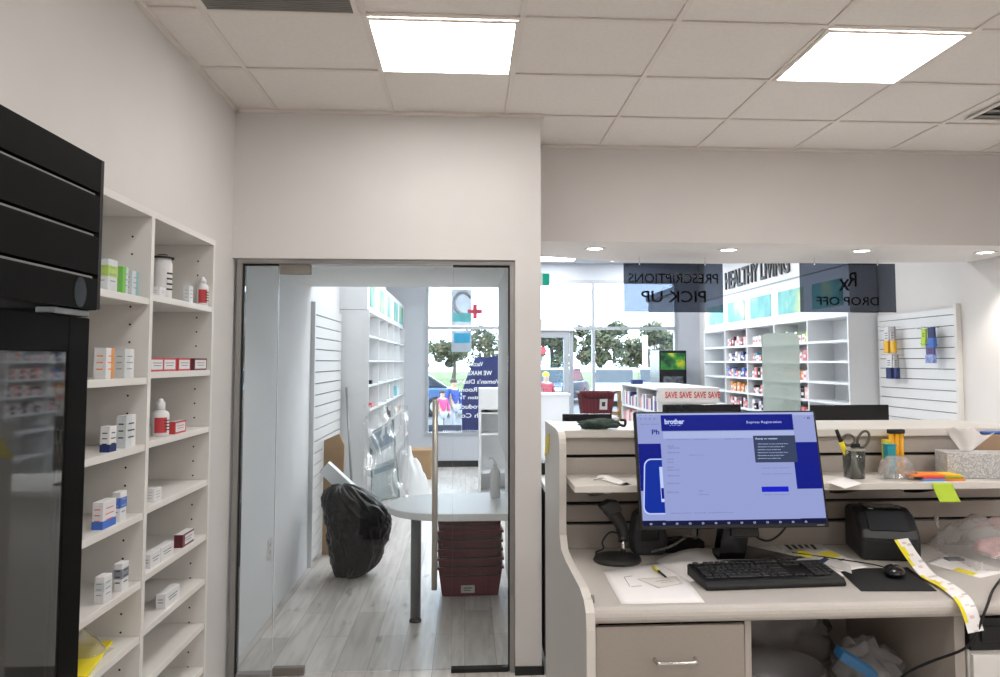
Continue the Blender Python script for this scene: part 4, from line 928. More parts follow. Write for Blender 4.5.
b = MB().obox(SP(.5, .42, -.034), xd*Wm*.3, ud*Hm*.24, nd*.010); b.build('rear_shell', black_m, t, .01)
def em(name, c, s=1.0):
    m = mat(name, c, .3, emit=s); m.node_tree.nodes['Principled BSDF'].inputs['Base Color'].default_value = (0, 0, 0, 1); m.node_tree.nodes['Principled BSDF'].inputs['Specular IOR Level'].default_value = .12; return m
scr = [em('screen pale', '959fd2', 1), em('screen royal', '0b1a84', 1), em('screen blue', '0d2f9c', 1), em('screen slate', '39435f', 1), em('screen bar', '10163c', 1), em('screen top', 'a9b4e0', 1), em('screen button', '1420c8', 1), em('screen white', 'c0d0f8', 1), em('screen grey ink', '66709c', 1)]
def U(x, y):            # from the zoomed picture frame (200x130 px region scaled 5x) to screen s, r
    f = (y-72)/(632-72); xl = 15+43*f; xr = 915+80*f; return (min(.988, max(.012, (x-xl)/(xr-xl))), 1-(y-72)/(632-72))
def sr(mb, x0, y0, x1, y1, off, mi): a = U(x0, (y0+y1)/2); c2 = U(x1, (y0+y1)/2); return srect(mb, a[0], 1-(y1-72)/560, c2[0], 1-(y0-72)/560, off, mi)
b = MB(); srect(b, .012, .075, .988, .985, .0003, 0)
srect(b, .012, .033, .988, .072, .0003, 4)
srect(b, .012, .96, .988, .985, .0008, 5)
sr(b, 30, 228, 975, 452, .0008, 1)                              # blue band of the page behind
def rr(x0, y0, x1, y1, rad, off, mi):       # rounded on its left side only
    P_ = []
    for cx_0, cy_0, a0 in ((x1, y1, 0), (x1, y0, 0), (x0+rad, y0+rad, 270), (x0+rad, y1-rad, 180)):
        if a0 == 0: P_.append((cx_0, cy_0))
        else: P_ += [(cx_0+rad*math.cos(math.radians(a0-90*k/5))*1.0, cy_0+rad*math.sin(math.radians(a0-90*k/5))) for k in range(6)]
    vs = []
    for x, y in P_: a_ = U(x, y); vs.append(SP(a_[0], a_[1], off))
    b.add(vs, [tuple(range(len(vs)))], mi)
rr(68, 300, 180, 562, 34, .0012, 7); rr(74, 306, 180, 556, 30, .0015, 2)
sr(b, 150, 340, 200, 505, .0020, 7); sr(b, 156, 440, 200, 490, .0026, 1)
sr(b, 158, 92, 815, 592, .0032, 0)                              # foreground window
sr(b, 148, 90, 803, 168, .0038, 1); sr(b, 612, 195, 822, 325, .0038, 3); sr(b, 652, 440, 786, 465, .0038, 6)
sr(b, 160, 172, 810, 205, .0036, 5)
b.build('screen', scr, t)
b = MB()
def stext(s, x0, x1, y, h, mi, off=.0045, bold=0):
    a = U(x0, y); c2 = U(x1, y); text_mb(b, s, SP((a[0]+c2[0])/2, a[1], off), xd, ud, width=(c2[0]-a[0])*Wm, height=h/560*Hm, ext=.0002, bold=bold, mi=mi)
stext('brother', 165, 262, 122, 26, 7, bold=.035); stext('at your side', 190, 245, 141, 6, 7)
stext('Express Registration', 572, 745, 130, 15, 7); stext('Ph', 103, 140, 172, 24, 1, bold=.02); stext('Ready to register', 618, 728, 211, 10, 7, bold=.02)
for k in range(6): stext('information on your product here', 630, 780-18*(k % 3), 236+14*k, 7, 7)
for y in (240, 250, 272, 303, 318, 342, 355, 382, 418, 460): stext('Address line', 182, 182+(60 if y % 3 else 30), y, 7, 8)
for x0, x1, y in ((178, 290, 210), (310, 380, 210), (465, 555, 210), (290, 360, 286), (340, 360, 456), (340, 390, 473), (200, 510, 558), (650, 790, 352), (650, 800, 380), (665, 790, 478)): stext('details and options', x0, x1, y, 6, 8)
for k in range(4): stext('.', 45+22*k, 51+22*k, 108, 6, 8)
for k in range(13): stext('o', 100+64*k, 112+64*k, 606, 9, 7)
stext('file edit view tools', 40, 140, 90, 6, 8); stext('home insert', 48, 140, 133, 6, 8); stext('o', 855, 863, 110, 6, 8); stext('o', 873, 887, 110, 12, 4)
b.build('screen_text', scr, t)
stand_c = SP(.56, .03, -.03)
MB().prism([(2.44, 1.22), (2.50, 1.22), (2.58, DZ+.008), (2.52, DZ+.008)], 'x', .84, .93).obox(SP(.56, .06, -.03), xd*.045, ud*.05, nd*.010).build('stand', blackg, t, .004)
MB().prism([(.83, 2.50), (1.09, 2.50), (1.11, 2.52), (1.0, 2.68), (.90, 2.68), (.84, 2.64)], 'z', DZ+E_, DZ+.012).build('stand_base', blackg, t, .004)
b = MB(); srect(b, .935, .014, .975, .021, .0006); b.build('maker_mark', mat('mark grey', (.3, .3, .3)), t)

# keyboard
a = onZ(706.5, 591.5, DZ); c_ = onZ(847, 586.5, DZ); ang = math.atan2(c_.y-a.y, c_.x-a.x); kw = (c_-a).length; kd = .165
t = thing('computer_keyboard', 'black computer keyboard in front of the lit monitor', 'keyboard', (a.x, a.y, DZ+E_), ang)
b = MB().prism([(0, 0), (0, .012), (.012, .022), (kd-.01, .038), (kd, .034), (kd, 0)], 'x', 0, kw); b.build('case', black_m, t, .004, local=True)
keym = mat('key black', (.018, .018, .019), .35, var=.2, scale=60)
n = 0
def keyrow(r, xs):
    for x, w in xs:
        y = .030+r*.0195; z = .0225+.016*(y-.012)/(kd-.022)
        k_ = MB().obox((x+w/2, y+.008, z+.0035), (w/2-.0012, 0, 0), (0, .0078, .0009), (0, -.0003, .0032)).build('key', keym, t, .0012, local=True, seg=1)
P = .0182
keyrow(0, [(.012, .023), (.036, .02), (.057, .022), (.08, .105), (.186, .022), (.21, .02), (.231, .02), (.252, .022)])
keyrow(0, [(.284+i*P, P) for i in range(3)]+[(.345, P*2), (.345+P*2, P)])
for r, o in ((1, .04), (2, .034), (3, .028)):
    keyrow(r, [(.012, o-.012)]+[(o+i*P, P) for i in range(11)]+[(o+11*P, .274-o-11*P)]); keyrow(r, [(.345+i*P, P) for i in range(4)])
keyrow(4, [(.012+i*.0187, .0187) for i in range(14)]+[(.284+i*P, P) for i in range(3)]+[(.345+i*P, P) for i in range(4)])
keyrow(5.4, [(.012, P)]+[(.045+i*P+(.008*(i//4)), P) for i in range(12)]+[(.284+i*P, P) for i in range(3)])
# mouse pad + mouse
P4 = [onZ(u, v, DZ) for u, v in ((838, 570), (861, 591.5), (937, 591.5), (908, 568))]
tag(MB().prism([(p.x, p.y) for p in P4], 'z', DZ+E_, DZ+.003).build('mouse_pad', mat('pad black', (.008, .008, .009), .8, var=.2, bump=.2, bscale=300), bevel=.0008), 'black mouse pad right of the keyboard', 'mouse pad')
p = onZ(898, 578, DZ)
t = thing('computer_mouse', 'glossy black computer mouse on the black pad', 'mouse', (p.x, p.y+.02, DZ+.0035), -.5)
MB().blob((0, 0, .012), (.031, .055, .017), 0, 1, 0, 28, 0, flat=.6).build('mouse_body', blackg, t, local=True)
MB().cyl((-.004, .028, .022), (.004, .028, .022), .008, n=14).build('scroll_wheel', steel_m, t, local=True)
tag(MB().tube([(p.x+.01, p.y+.07, DZ+.01), (p.x-.01, p.y+.14, DZ+.006), (p.x-.1, p.y+.22, DZ+.006), (p.x-.2, p.y+.30, DZ+.006)], .002, n=6).build('mouse_cable', black_m), 'thin black mouse cable running back across the flyers', 'cable')

# label printer
pc = onZ(850, 545, DZ)
t = thing('label_printer', 'black label printer feeding out a strip of labels beside the mouse pad', 'printer', (1.432, 2.575, DZ+E_), math.radians(-14))
pr = mat('printer black', (.018, .019, .021), .38, var=.15, scale=12)
MB().prism([(-.10, 0), (-.10, .075), (-.088, .10), (-.03, .145), (.02, .158), (.105, .152), (.118, .135), (.118, 0)], 'x', -.095, .095).build('printer_body', pr, t, .016, local=True, seg=4)
MB().obox((.0, -.058, .125), (.062, 0, 0), (0, .034, .026), (0, -.0012, .0016)).build('control_panel', mat('panel grey', (.03, .032, .038), .35, var=.1), t, local=True)
MB().obox((.0, .035, .1585), (.055, 0, 0), (0, .045, -.001), (0, 0, .0015)).build('lid_window', blackg, t, local=True)
MB().box((-.07, -.104, .052), (.07, -.0995, .064)).build('label_slot', dark_m, t, local=True)
MB().box((-.045, -.02, .1555), (-.032, .005, .1575)).build('indicator', Wb, t, local=True)
# label strip
cen = [((895, 540), 1.096, 2.353), ((903, 556), 1.065, 2.31), ((914, 573), DZ+.006, 2.25), ((928, 583), DZ+.003, 2.17), ((946, 592), DZ+.006, 2.07)]
pts = []
pts.append(onY(901, 539, 2.44)); pts.append(onY(912, 556, 2.40)); pts.append(onZ(927, 574.5, DZ+.012)); pts.append(onZ(944, 584, DZ+.008)); pts.append(onZ(960, 596, DZ+.006)); pts.append(onY(969, 610, 2.03)); pts.append(onY(976, 632, 2.02))
m_ = len(pts); Q = []
for i in range(m_-1):
    g = lambda k: pts[max(0, min(m_-1, k))]; A, B_, C_, D = g(i-1), g(i), g(i+1), g(i+2)
    for j in range(8): tt = j/8; Q.append(.5*((2*B_)+(C_-A)*tt+(2*A-5*B_+4*C_-D)*tt*tt+(3*B_-A-3*C_+D)*tt**3))
Q.append(pts[-1])
wv = [Vector((.029, .010, 0)) for _ in Q]
b = MB()
for i in range(len(Q)-1):
    A, B_ = Q[i], Q[i+1]; w0, w1 = wv[i], wv[i+1]
    def st(f0, f1, mi, off=0): b.add([A+w0*f0+Vector((0, 0, off)), A+w0*f1+Vector((0, 0, off)), B_+w1*f1+Vector((0, 0, off)), B_+w1*f0+Vector((0, 0, off))], [(0,1,2,3)], mi)
    k = (i//4) % 4
    st(-1, -.55, 1 if (k != 3) else 0); st(-.55, -.2, 1 if k == 1 and i % 12 > 3 else 0); st(-.2, .35, 2 if (i % 5 == 2) else 0); st(.35, 1, 3 if i % 7 == 3 else 0)
tag(b.build('label_strip', [paper, yellow, mat('label pink', (.78, .60, .62), .6, var=.1), mat('label grey', (.62, .6, .6), .6)], solid=.0004), 'long strip of white and yellow labels curling from the printer over the desk edge', 'labels')

# barcode scanner on round stand
sc_m = mat('scanner black', (.022, .021, .021), .45, var=.2, scale=30)
t = thing('barcode_scanner', 'black handheld barcode scanner upright on a round black stand', 'scanner', (.505, 2.545, DZ+E_))
MB().lathe([(.078, 0), (.08, .004), (.076, .014), (.05, .020), (.018, .023), (.001, .023)], n=36).build('stand_base', sc_m, t, local=True)
MB().cyl((.018, -.01, .018), (.018, -.01, .075), .007, n=14).build('stem', chrome, t, local=True)
MB().tube([(.018, -.01, .066), (.018, 0, .085), (.012, .01, .11)], .016, n=12).build('cradle', sc_m, t, local=True)
b = MB(); b.tube([(.022, .0, .08), (.012, .0, .12), (-.012, -.002, .155), (-.03, -.006, .178)], lambda q: .019+.006*q, n=12)
b.prism([(-.062, .182), (-.028, .152), (.010, .168), (.004, .196), (-.03, .200)], 'y', -.030, .024); b.build('scanner_body', sc_m, t, .004, local=True)
MB().obox((-.046, -.004, .166), (.017, 0, -.015), (0, .022, 0), (.001, 0, .001)).build('scan_window', blackg, t, local=True)
MB().tube([(.01, -.01, .09), (-.03, -.03, .10), (-.055, -.03, .07), (-.05, -.02, .045), (-.07, 0, .03), (-.06, .05, .01)], .003, n=8).build('coiled_cable', black_m, t, local=True)
t = thing('barcode_scanner', 'second dark scanner lying behind the monitor corner', 'scanner', (.63, 2.63, DZ+E_))
MB().prism([(-.055, .0), (.05, .0), (.065, .05), (.035, .155), (-.005, .165), (-.05, .14), (-.065, .06)], 'y', -.03, .04).build('scanner_body', mat('charcoal', (.035, .035, .04), .5, var=.2, scale=20), t, .014, local=True, seg=3)
MB().box((-.03, -.034, .05), (.03, -.029, .11)).build('grip_panel', black_m, t, .006, local=True)
b = MB().box((.66, 2.63, DZ+E_), (.83, 2.70, DZ+.04)); tag(b.build('power_adapter', black_m, bevel=.008), 'flat black power adapter under the monitor, left of its stand', 'adapter')
tag(MB().tube([(.60, 2.68, DZ+.03), (.72, 2.61, DZ+.06), (.80, 2.64, DZ+.05), (.83, 2.70, DZ+.08), (.90, 2.70, DZ+.10)], .0035).build('power_cable', black_m), 'black cable looping over the power adapter', 'cable')
tag(MB().tube([(.93, 2.68, DZ+.14), (1.0, 2.65, DZ+.06), (1.06, 2.63, DZ+.04), (1.13, 2.65, DZ+.09), (1.14, 2.70, DZ+.15)], .0035).build('video_cable', black_m), 'black cable hanging in a loop below the right half of the lit monitor', 'cable')
b = MB()
b.tube([(.79+.018*math.cos(a_*PI/6), 2.61, DZ+.075+.018*math.sin(a_*PI/6)) for a_ in range(12)], .004, closed=True, sub=2); b.tube([(.77, 2.61, DZ+.07), (.70, 2.59, DZ+.035), (.63, 2.58, DZ+.02)], .004)
tag(b.build('clear_tube', clearp), 'clear plastic tubing loop under the monitor', 'tubing')

# papers
def sheet(name, uv, label, m=paper, th=.0008, z=DZ, curl=None, cat='paper', marks=None, bevelz=0):
    P_ = [onZ(u, v, z) for u, v in uv]; b = MB()
    def f(s, r): 
        p = (P_[0]*(1-s)+P_[1]*s)*(1-r)+(P_[3]*(1-s)+P_[2]*s)*r; p = Vector((p.x, p.y, z+th)); 
        if curl: p.z += curl(s, r)
        return p
    b.grid(f, 10, 8)
    o = b.build(name, m, solid=.0006); tag(o, label, cat)
    if marks:
        for mi, mm, rects in marks:
            q = MB()
            for s0, r0, s1, r1 in rects:
                vs = [f(s0, r0), f(s1, r0), f(s1, r1), f(s0, r1)]; q.add([v+Vector((0, 0, .0006)) for v in vs], [(0,1,2,3)])
            q.build(mi, mm, o)
    return o
sheet('paper_sheet', [(603, 572), (672, 560), (705, 603), (621, 604.5)], 'white sheet of paper at the desk edge beside the scanner stand', th=.001,
      marks=[('drawn_box', inkg, [(.22, .26, .23, .55), (.22, .26, .34, .275), (.24, .55, .38, .565)])])
sheet('paper_sheet', [(655, 562), (738, 548), (752, 572), (690, 583)], 'curled white paper partly under the keyboard', th=.003, curl=lambda s, r: .022*math.sin(PI*min(1, s*1.3))*(1-r)**1.5)
sheet('note_card', [(637, 580), (676, 577), (683, 584.5), (658, 589)], 'small note card with a handwritten line on the white sheet', m=mat('card cream', (.74, .71, .66), .7, var=.02), th=.003, marks=[('handwriting', ink, [(.3, .4, .75, .43), (.35, .6, .8, .62)])])
a, c_ = onZ(653, 567, DZ+.008), onZ(666, 577, DZ+.006)
t = thing('ballpoint_pen', 'yellow and black pen lying across the white papers', 'pen', ((a.x+c_.x)/2, (a.y+c_.y)/2, DZ+.004))
MB().cyl(a, a.lerp(c_, .45), .0042, n=12).build('yellow_barrel', yellow, t); MB().cyl(a.lerp(c_, .45), c_, .0042, .0025, n=12).build('black_tip', black_m, t)
sheet('flyer', [(765, 539), (812, 533), (838, 563), (800, 566)], 'grey flyer with rows of black printing behind the keyboard', m=paper2, th=.0015,
      marks=[('printing', ink, [(.2+.13*k, .30, .28+.13*k, .62) for k in range(5)]+[(.12, .72, .5, .80)]), ('heading', inkg, [(.1, .08, .8, .12), (.1, .17, .7, .2)])])
sheet('flyer', [(812, 551), (826, 549), (868, 568), (838, 573)], 'flyer with a yellow stripe next to the mouse pad', m=paper, th=.003, marks=[('yellow_stripe', yellow, [(.1, .15, .9, .45)]), ('printing', ink, [(.2, .55, .8, .62)])])
sheet('flyer', [(785, 552), (808, 549), (850, 566), (852, 575)], 'pale flyer with yellow-highlighted text under the mouse pad corner', m=paper2, th=.0045, marks=[('yellow_stripe', yellow, [(.05, .1, .6, .35), (.75, .3, .95, .6)]), ('printing', navy, [(.1, .5, .7, .6)])])
sheet('paper_sheet', [(770, 545), (790, 560), (842, 577), (850, 571)], 'white paper edge showing between the keyboard and the flyers', th=.0008)
sheet('paper_sheet', [(925, 563), (950, 553), (1010, 572), (980, 578.5)], 'white sheet with a yellow corner under the pink-filled bag', th=.001, marks=[('yellow_corner', yellow, [(.02, .5, .25, .85)])])
# plastic bag with pink contents
t = thing('plastic_bag', 'clear plastic bag with pink contents right of the label printer', 'bag', (1.80, 2.49, DZ+E_))
def bagf(s, r):
    u = s*2-1; w = r*2-1; e = max(0, 1-u*u)**.5*max(0, 1-w*w)**.6
    return Vector((1.80+.165*u*(1-.15*w), 2.50+.17*w-.02*u, DZ+.002+.115*e*(1-.35*u)*(1+.35*noise.noise(Vector((u*3.5, w*3.5, 2))))+.01*abs(noise.noise(Vector((u*11, w*11, 5))))))
MB().grid(bagf, 34, 30).build('film', clearp, t)
b = MB().blob((1.82, 2.49, DZ+.035), (.105, .085, .030), .15, 3, 4, 30, 0, flat=.9); b.build('contents', mat('pink contents', (.80, .45, .44), .6, var=.12, scale=40), t)
b = MB(); b.grid(lambda s, r: Vector((1.645+.03*s*(1+r)+.02*noise.noise(Vector((s*3, r*5, 0))), 2.60+.05*s, DZ+.002+.13*(1-r)**1.3*(1-.4*abs(s-.3)))), 8, 14); b.build('twisted_top', clearp, t)
tag(MB().box((1.60, 2.47, DZ+E_), (1.655, 2.50, DZ+.008)).build('flat_clip', steel_m, bevel=.001), 'flat dark metal clip between the printer and the plastic bag', 'clip')

# ---------------- things on the slatwall shelf
SZ = 1.3006
sheet('paper_sheet', [(826, 482), (846, 477), (862, 484), (845, 489)], 'small white papers beside the pen cup', z=1.3, th=.001)
sheet('paper_sheet', [(596, 479), (612, 474), (637, 484), (620, 486)], 'loose white papers on the left end of the desk shelf', z=1.3, th=.003, curl=lambda s, r: .006*math.sin(5*s))
tag(MB().tube([onZ(594, 480, 1.305), onZ(603, 478, 1.307), onZ(612, 481, 1.304)], .0015, n=6).build('paper_clip', steel_m), 'thin wire clip on the left end of the desk shelf', 'clip')
cx_, cy_ = onY(854.5, 483, 2.58).x, 2.58
t = thing('pen_cup', 'clear plastic pen cup on the desk shelf right of the lit monitor', 'cup', (cx_, cy_, SZ))
MB().lathe([(.034, 0), (.037, .10), (.0355, .10), (.0325, .003), (.001, .003)], n=28).build('cup_wall', clearc, t, local=True)
MB().lathe([(.0375, .094), (.0385, .10), (.0365, .10)], n=28).build('cup_rim', mat('rim grey', (.35, .34, .3), .4), t, local=True)
t = thing('highlighter_pen', 'yellow highlighter with a black end leaning out of the pen cup', 'pen', (cx_-.02, cy_, SZ+.006))
A = Vector((cx_+.0, cy_, SZ+.01)); B_ = Vector((cx_-.062, cy_-.005, SZ+.165)); 
MB().cyl(A, A.lerp(B_, .45), .007).build('barrel', mat('barrel olive', (.25, .26, .10), .4), t); MB().cyl(A.lerp(B_, .45), A.lerp(B_, .74), .0085).build('yellow_section', yellow, t); MB().cyl(A.lerp(B_, .74), B_, .0075, .006).build('black_end', black_m, t)
t = thing('scissors', 'dark-handled scissors standing handles up in the pen cup', 'scissors', (cx_+.01, cy_, SZ+.006))
hm = mat('scissor handle', (.10, .095, .075), .4, var=.1)
MB().tube([(cx_-.018+.022*math.cos(a_*PI/6), cy_, SZ+.130+.018*math.sin(a_*PI/6)) for a_ in range(12)], .0045, closed=True, sub=2).build('handle', hm, t)
MB().tube([(cx_+.036+.020*math.cos(a_*PI/6)+.008*math.sin(a_*PI/6), cy_, SZ+.132+.028*math.sin(a_*PI/6)) for a_ in range(12)], .0045, closed=True, sub=2).build('handle', hm, t)
b = MB(); b.obox((cx_-.003, cy_, SZ+.062), (.005, 0, -.001), (0, .0012, 0), (.006, 0, .052)); b.build('blade', steel_m, t); b = MB(); b.obox((cx_+.01, cy_+.003, SZ+.062), (.005, 0, .001), (0, .0012, 0), (-.012, 0, .052)); b.build('blade', steel_m, t)
MB().box((cx_-.01, cy_-.006, SZ+.103), (cx_+.022, cy_+.006, SZ+.118)).build('pivot_block', black_m, t, .003)
# clear bag with clips + teal box
p = onZ(896, 483, 1.3)
tag(MB().box((1.485, 2.6200, SZ), (1.517, 2.6500, SZ+.105)).box((1.482, 2.6170, SZ+.105), (1.52, 2.6530, SZ+.11)).build('glue_bottle', [teal], bevel=.003), 'teal box with a lighter top behind the bag of clips', 'box')
tag(MB().box((1.500, 2.6620, SZ), (1.524, 2.6850, SZ+.120)).build('sticky_pad', yellow, bevel=.002), 'narrow yellow packet behind the teal box', 'packet')
t = thing('clip_bag', 'clear bag of metal paper clips on the desk shelf', 'bag', (1.47, 2.5500, SZ))
b = MB(); b.blob((1.475, 2.5500, SZ+.036), (.055, .040, .040), .22, 3, 8, 26, 0, flat=.88); b.build('film', clearp, t)
b = MB()
for k in range(26):
    c0 = Vector((1.475+random.uniform(-.036, .036), 2.5500+random.uniform(-.024, .024), SZ+random.uniform(.006, .042))); d_ = Vector((random.uniform(-1, 1), random.uniform(-1, 1), random.uniform(-1, 1))).normalized()*.009; e_ = d_.orthogonal().normalized()*.003
    b.tube([c0-d_-e_, c0+d_-e_, c0+d_+e_, c0-d_+e_], .0009, n=5, closed=True, sub=1)
q = b.build('paper_clips', chrome, t); q['kind'] = 'stuff'
bx = onY(898.5, 450, 2.6500).x
t = thing('marker_bundle', 'upright bundle of orange-yellow sticks with a black top by the clip bag', 'markers', (bx+.002, 2.6600, SZ))
oy = mat('amber stick', (.85, .42, .02), .4, var=.08)
for k in range(3): MB().cyl((bx-.017+.018*k, 2.6650, SZ), (bx-.017+.018*k, 2.6650, SZ+.142), .0088, n=12).build('stick', oy, t)
MB().box((bx-.028, 2.6540, SZ+.1425), (bx+.030, 2.6760, SZ+.158)).build('black_top', black_m, t, .003)
MB().box((bx-.028, 2.6535, SZ+.04), (bx+.030, 2.6555, SZ+.05)).build('strap', mat('amber strap', (.7, .3, .03), .5), t)
# sticky flags (stack)
fx = onZ(912, 480, 1.3)
def flag(x0, x1, y0, y1, z, m, label):
    b = MB().box((x0, y0, z), (x1, y1, z+.006)); return tag(b.build('sticky_flag_pad', m, bevel=.0008), label, 'sticky notes')
g0 = onZ(921, 480.5, SZ).x; g1 = onZ(944, 480.5, SZ).x; g2 = onZ(966, 481, SZ).x
flag(g0, g1-.001, 2.4900, 2.5500, SZ, mat('flag blue', (.10, .40, .75), .6, var=.03), 'light blue sticky flag pad at the bottom left of the colourful stack')
flag(g1, g2, 2.4900, 2.5500, SZ, mat('flag red orange', (.92, .22, .05), .6, var=.03), 'red-orange sticky flag pad at the bottom right of the colourful stack')
flag(g0+.002, g1-.001, 2.4950, 2.5600, SZ+.0065, mat('flag pink', (.85, .06, .16), .6, var=.03), 'pink-red sticky flag pad on the light blue one')
flag(g1, g2-.002, 2.4950, 2.5600, SZ+.0065, mat('flag green', (.30, .45, .02), .6, var=.03), 'olive green sticky flag pad on the red-orange one')
flag(g0-.03, g1+.004, 2.5000, 2.5700, SZ+.013, mat('flag orange', (.95, .25, .03), .6, var=.05), 'long orange sticky flag pad lying on top, left')
flag(g1+.0045, g2-.004, 2.5000, 2.5700, SZ+.013, mat('flag amber', (.90, .55, .04), .6, var=.05), 'amber sticky flag pad lying on top, right')
# lime sticky note hanging off shelf
a = onY(932.5, 484.5, 2.457); w_ = onY(953, 484, 2.457).x-a.x
b = MB().grid(lambda s, r: Vector((a.x+w_*s+.012*r, 2.4615-.012*r-.012*r*r, 1.2985-.058*r)) if True else None, 6, 8)
tag(b.build('sticky_note', mat('note lime', (.50, .68, .05), .7, var=.04), solid=.0006), 'lime green sticky note hanging from the front edge of the desk shelf', 'sticky note')
# tissue box
tx0 = onZ(939, 470, SZ); 
t = thing('tissue_box', 'floral tissue box with a white tissue pulled up, at the right of the desk shelf', 'tissue box', (1.79, 2.59, SZ), math.radians(-14))
MB().box((-.115, -.06, 0), (.115, .06, .085)).build('carton', tissue_m, t, .002, local=True)
MB().lathe([(.035, .0852), (.035, .0858), (.001, .0858)], n=20).build('opening', Wb, t, local=True)
b = MB(); b.grid(lambda s, r: Vector(((s-.5)*(.035+.115*r)-.03+.015*r, .012*math.sin(s*9+r*2)*r+.006, .085+.085*r*(1-.25*abs(s-.35)*2+.12*math.sin(s*14)))), 18, 12)
b.build('tissue', mat('tissue white', (.80, .76, .74), .8, var=.02), t, local=True, solid=.0006)
tag(MB().box((1.84, 2.665, SZ), (2.0, 2.715, SZ+.135)).build('brown_carton', mat('brown carton', (.40, .27, .18), .8, var=.05), bevel=.002), 'brown cardboard box behind the tissue box at the right edge', 'box')
tag(MB().cyl((1.88, 2.69, SZ+.1413), (2.0, 2.69, SZ+.1413), .0055).build('ballpoint_pen', bluem), 'blue pen lying on the brown box at the right edge', 'pen')

# ---------------- things on the ledge / side
LZ = 1.4586
p = onZ(600, 429, LZ)
t = thing('cloth_pouch', 'crumpled dark green cloth pouch on the ledge left of the lit monitor', 'pouch', (p.x, p.y, LZ))
gp = mat('dark green cloth', (.035, .065, .05), .6, var=.3, scale=30, bump=.5, bscale=60)
b = MB(); b.blob((0, 0, .018), (.070, .035, .019), .22, 3, 3, 30, 0, flat=.9); b.blob((-.045, -.004, .013), (.028, .024, .014), .25, 4, 6, 24, 0, flat=.85); b.build('pouch_body', gp, t, local=True)
MB().tube([(.062, -.01, .02), (.085, -.015, .012), (.09, -.01, .03), (.075, 0, .032)], .005, n=8).build('strap', black_m, t, local=True)
b = MB(); a = onX(550, 433, .3205); pz = [onX(u, v, .3205) for u, v in ((550, 433), (548.5, 452), (544.5, 456), (546.5, 436))]
t = MB().add([q for q in pz]+[q+Vector((-.001, 0, 0)) for q in pz], [(0,1,2,3), (7,6,5,4), (0,4,5,1), (1,5,6,2), (2,6,7,3), (3,7,4,0)]).build('sticky_note', yellow)
tag(t, 'yellow sticky note on the outer side of the desk end panel', 'sticky note')

# ---------------- cubby content
CS = .6406
cp = MB().blob((.96, 2.28, CS+.075), (.13, .15, .075), .12, 3, 3, 30, 0, flat=.95)
greyb = sheet_glass('grey film', (.78, .78, .79), .9, .25, milk=.35, milkcol=(.62, .60, .60))
b = MB(); b.lathe([(.10, 0), (.125, .06), (.135, .16), (.13, .165), (.115, .06), (.09, .01), (.001, .01)], (.93, 2.27, CS), 32)
tag(b.build('plastic_tub', greyb), 'translucent grey tub in the open cubby under the desk', 'tub')
tag(MB().blob((1.02, 2.56, CS+.16), (.20, .10, .16), .22, 3, 9, 34, 0, flat=.98).build('plastic_bag', greyb), 'crumpled translucent bag filling the back of the cubby', 'bag')
tag(MB().blob((1.24, 2.33, CS+.10), (.09, .12, .10), .2, 3, 12, 34, 0, flat=.98).build('plastic_bag', greyb), 'smaller crumpled translucent bag at the right side of the cubby', 'bag')
a, c_ = onY(838, 652, 2.12), onY(873, 674, 2.12); d_ = (c_-a)
tag(MB().obox((a+c_)/2, d_*.5, Vector((0, .02, .004)), Vector((-d_.z, 0, d_.x)).normalized()*.012).build('blue_folder', mat('folder blue', (.02, .10, .22), .4, var=.1), bevel=.003), 'blue plastic pack leaning in the cubby under the desk', 'pack')
# white pedestal & black box right
t = thing('drawer_pedestal', 'white cabinet under the desk at the lower right corner, below a black device', 'cabinet', (1.7, 2.3, 0))
MB().box((1.39, 2.075, 0), (2.0, 2.60, .905)).build('body', white_m, t, .003); MB().box((1.395, 2.062, .5), (1.995, 2.0745, .895)).build('drawer', white_m, t, .002)
tag(MB().box((1.39, 2.065, .9055), (2.0, 2.55, .9915)).box((1.42, 2.06, .93), (1.95, 2.065, .97)).build('black_block', black_m, bevel=.003), 'black box-shaped device on the white cabinet at the lower right corner', 'block')  # plain black box filling the gap under the worktop
tag(MB().tube([onY(1004, 575, 2.3), onY(993, 590, 2.12), onY(987, 606, 2.035), onY(975, 636, 2.03), onY(962, 650, 2.04), onY(930, 662, 2.1), onY(903, 676, 2.15), onY(885, 700, 2.2)], .0036, sub=6).build('power_cable', black_m), 'black cable drooping from the desk edge past the label strip into the cubby', 'cable')

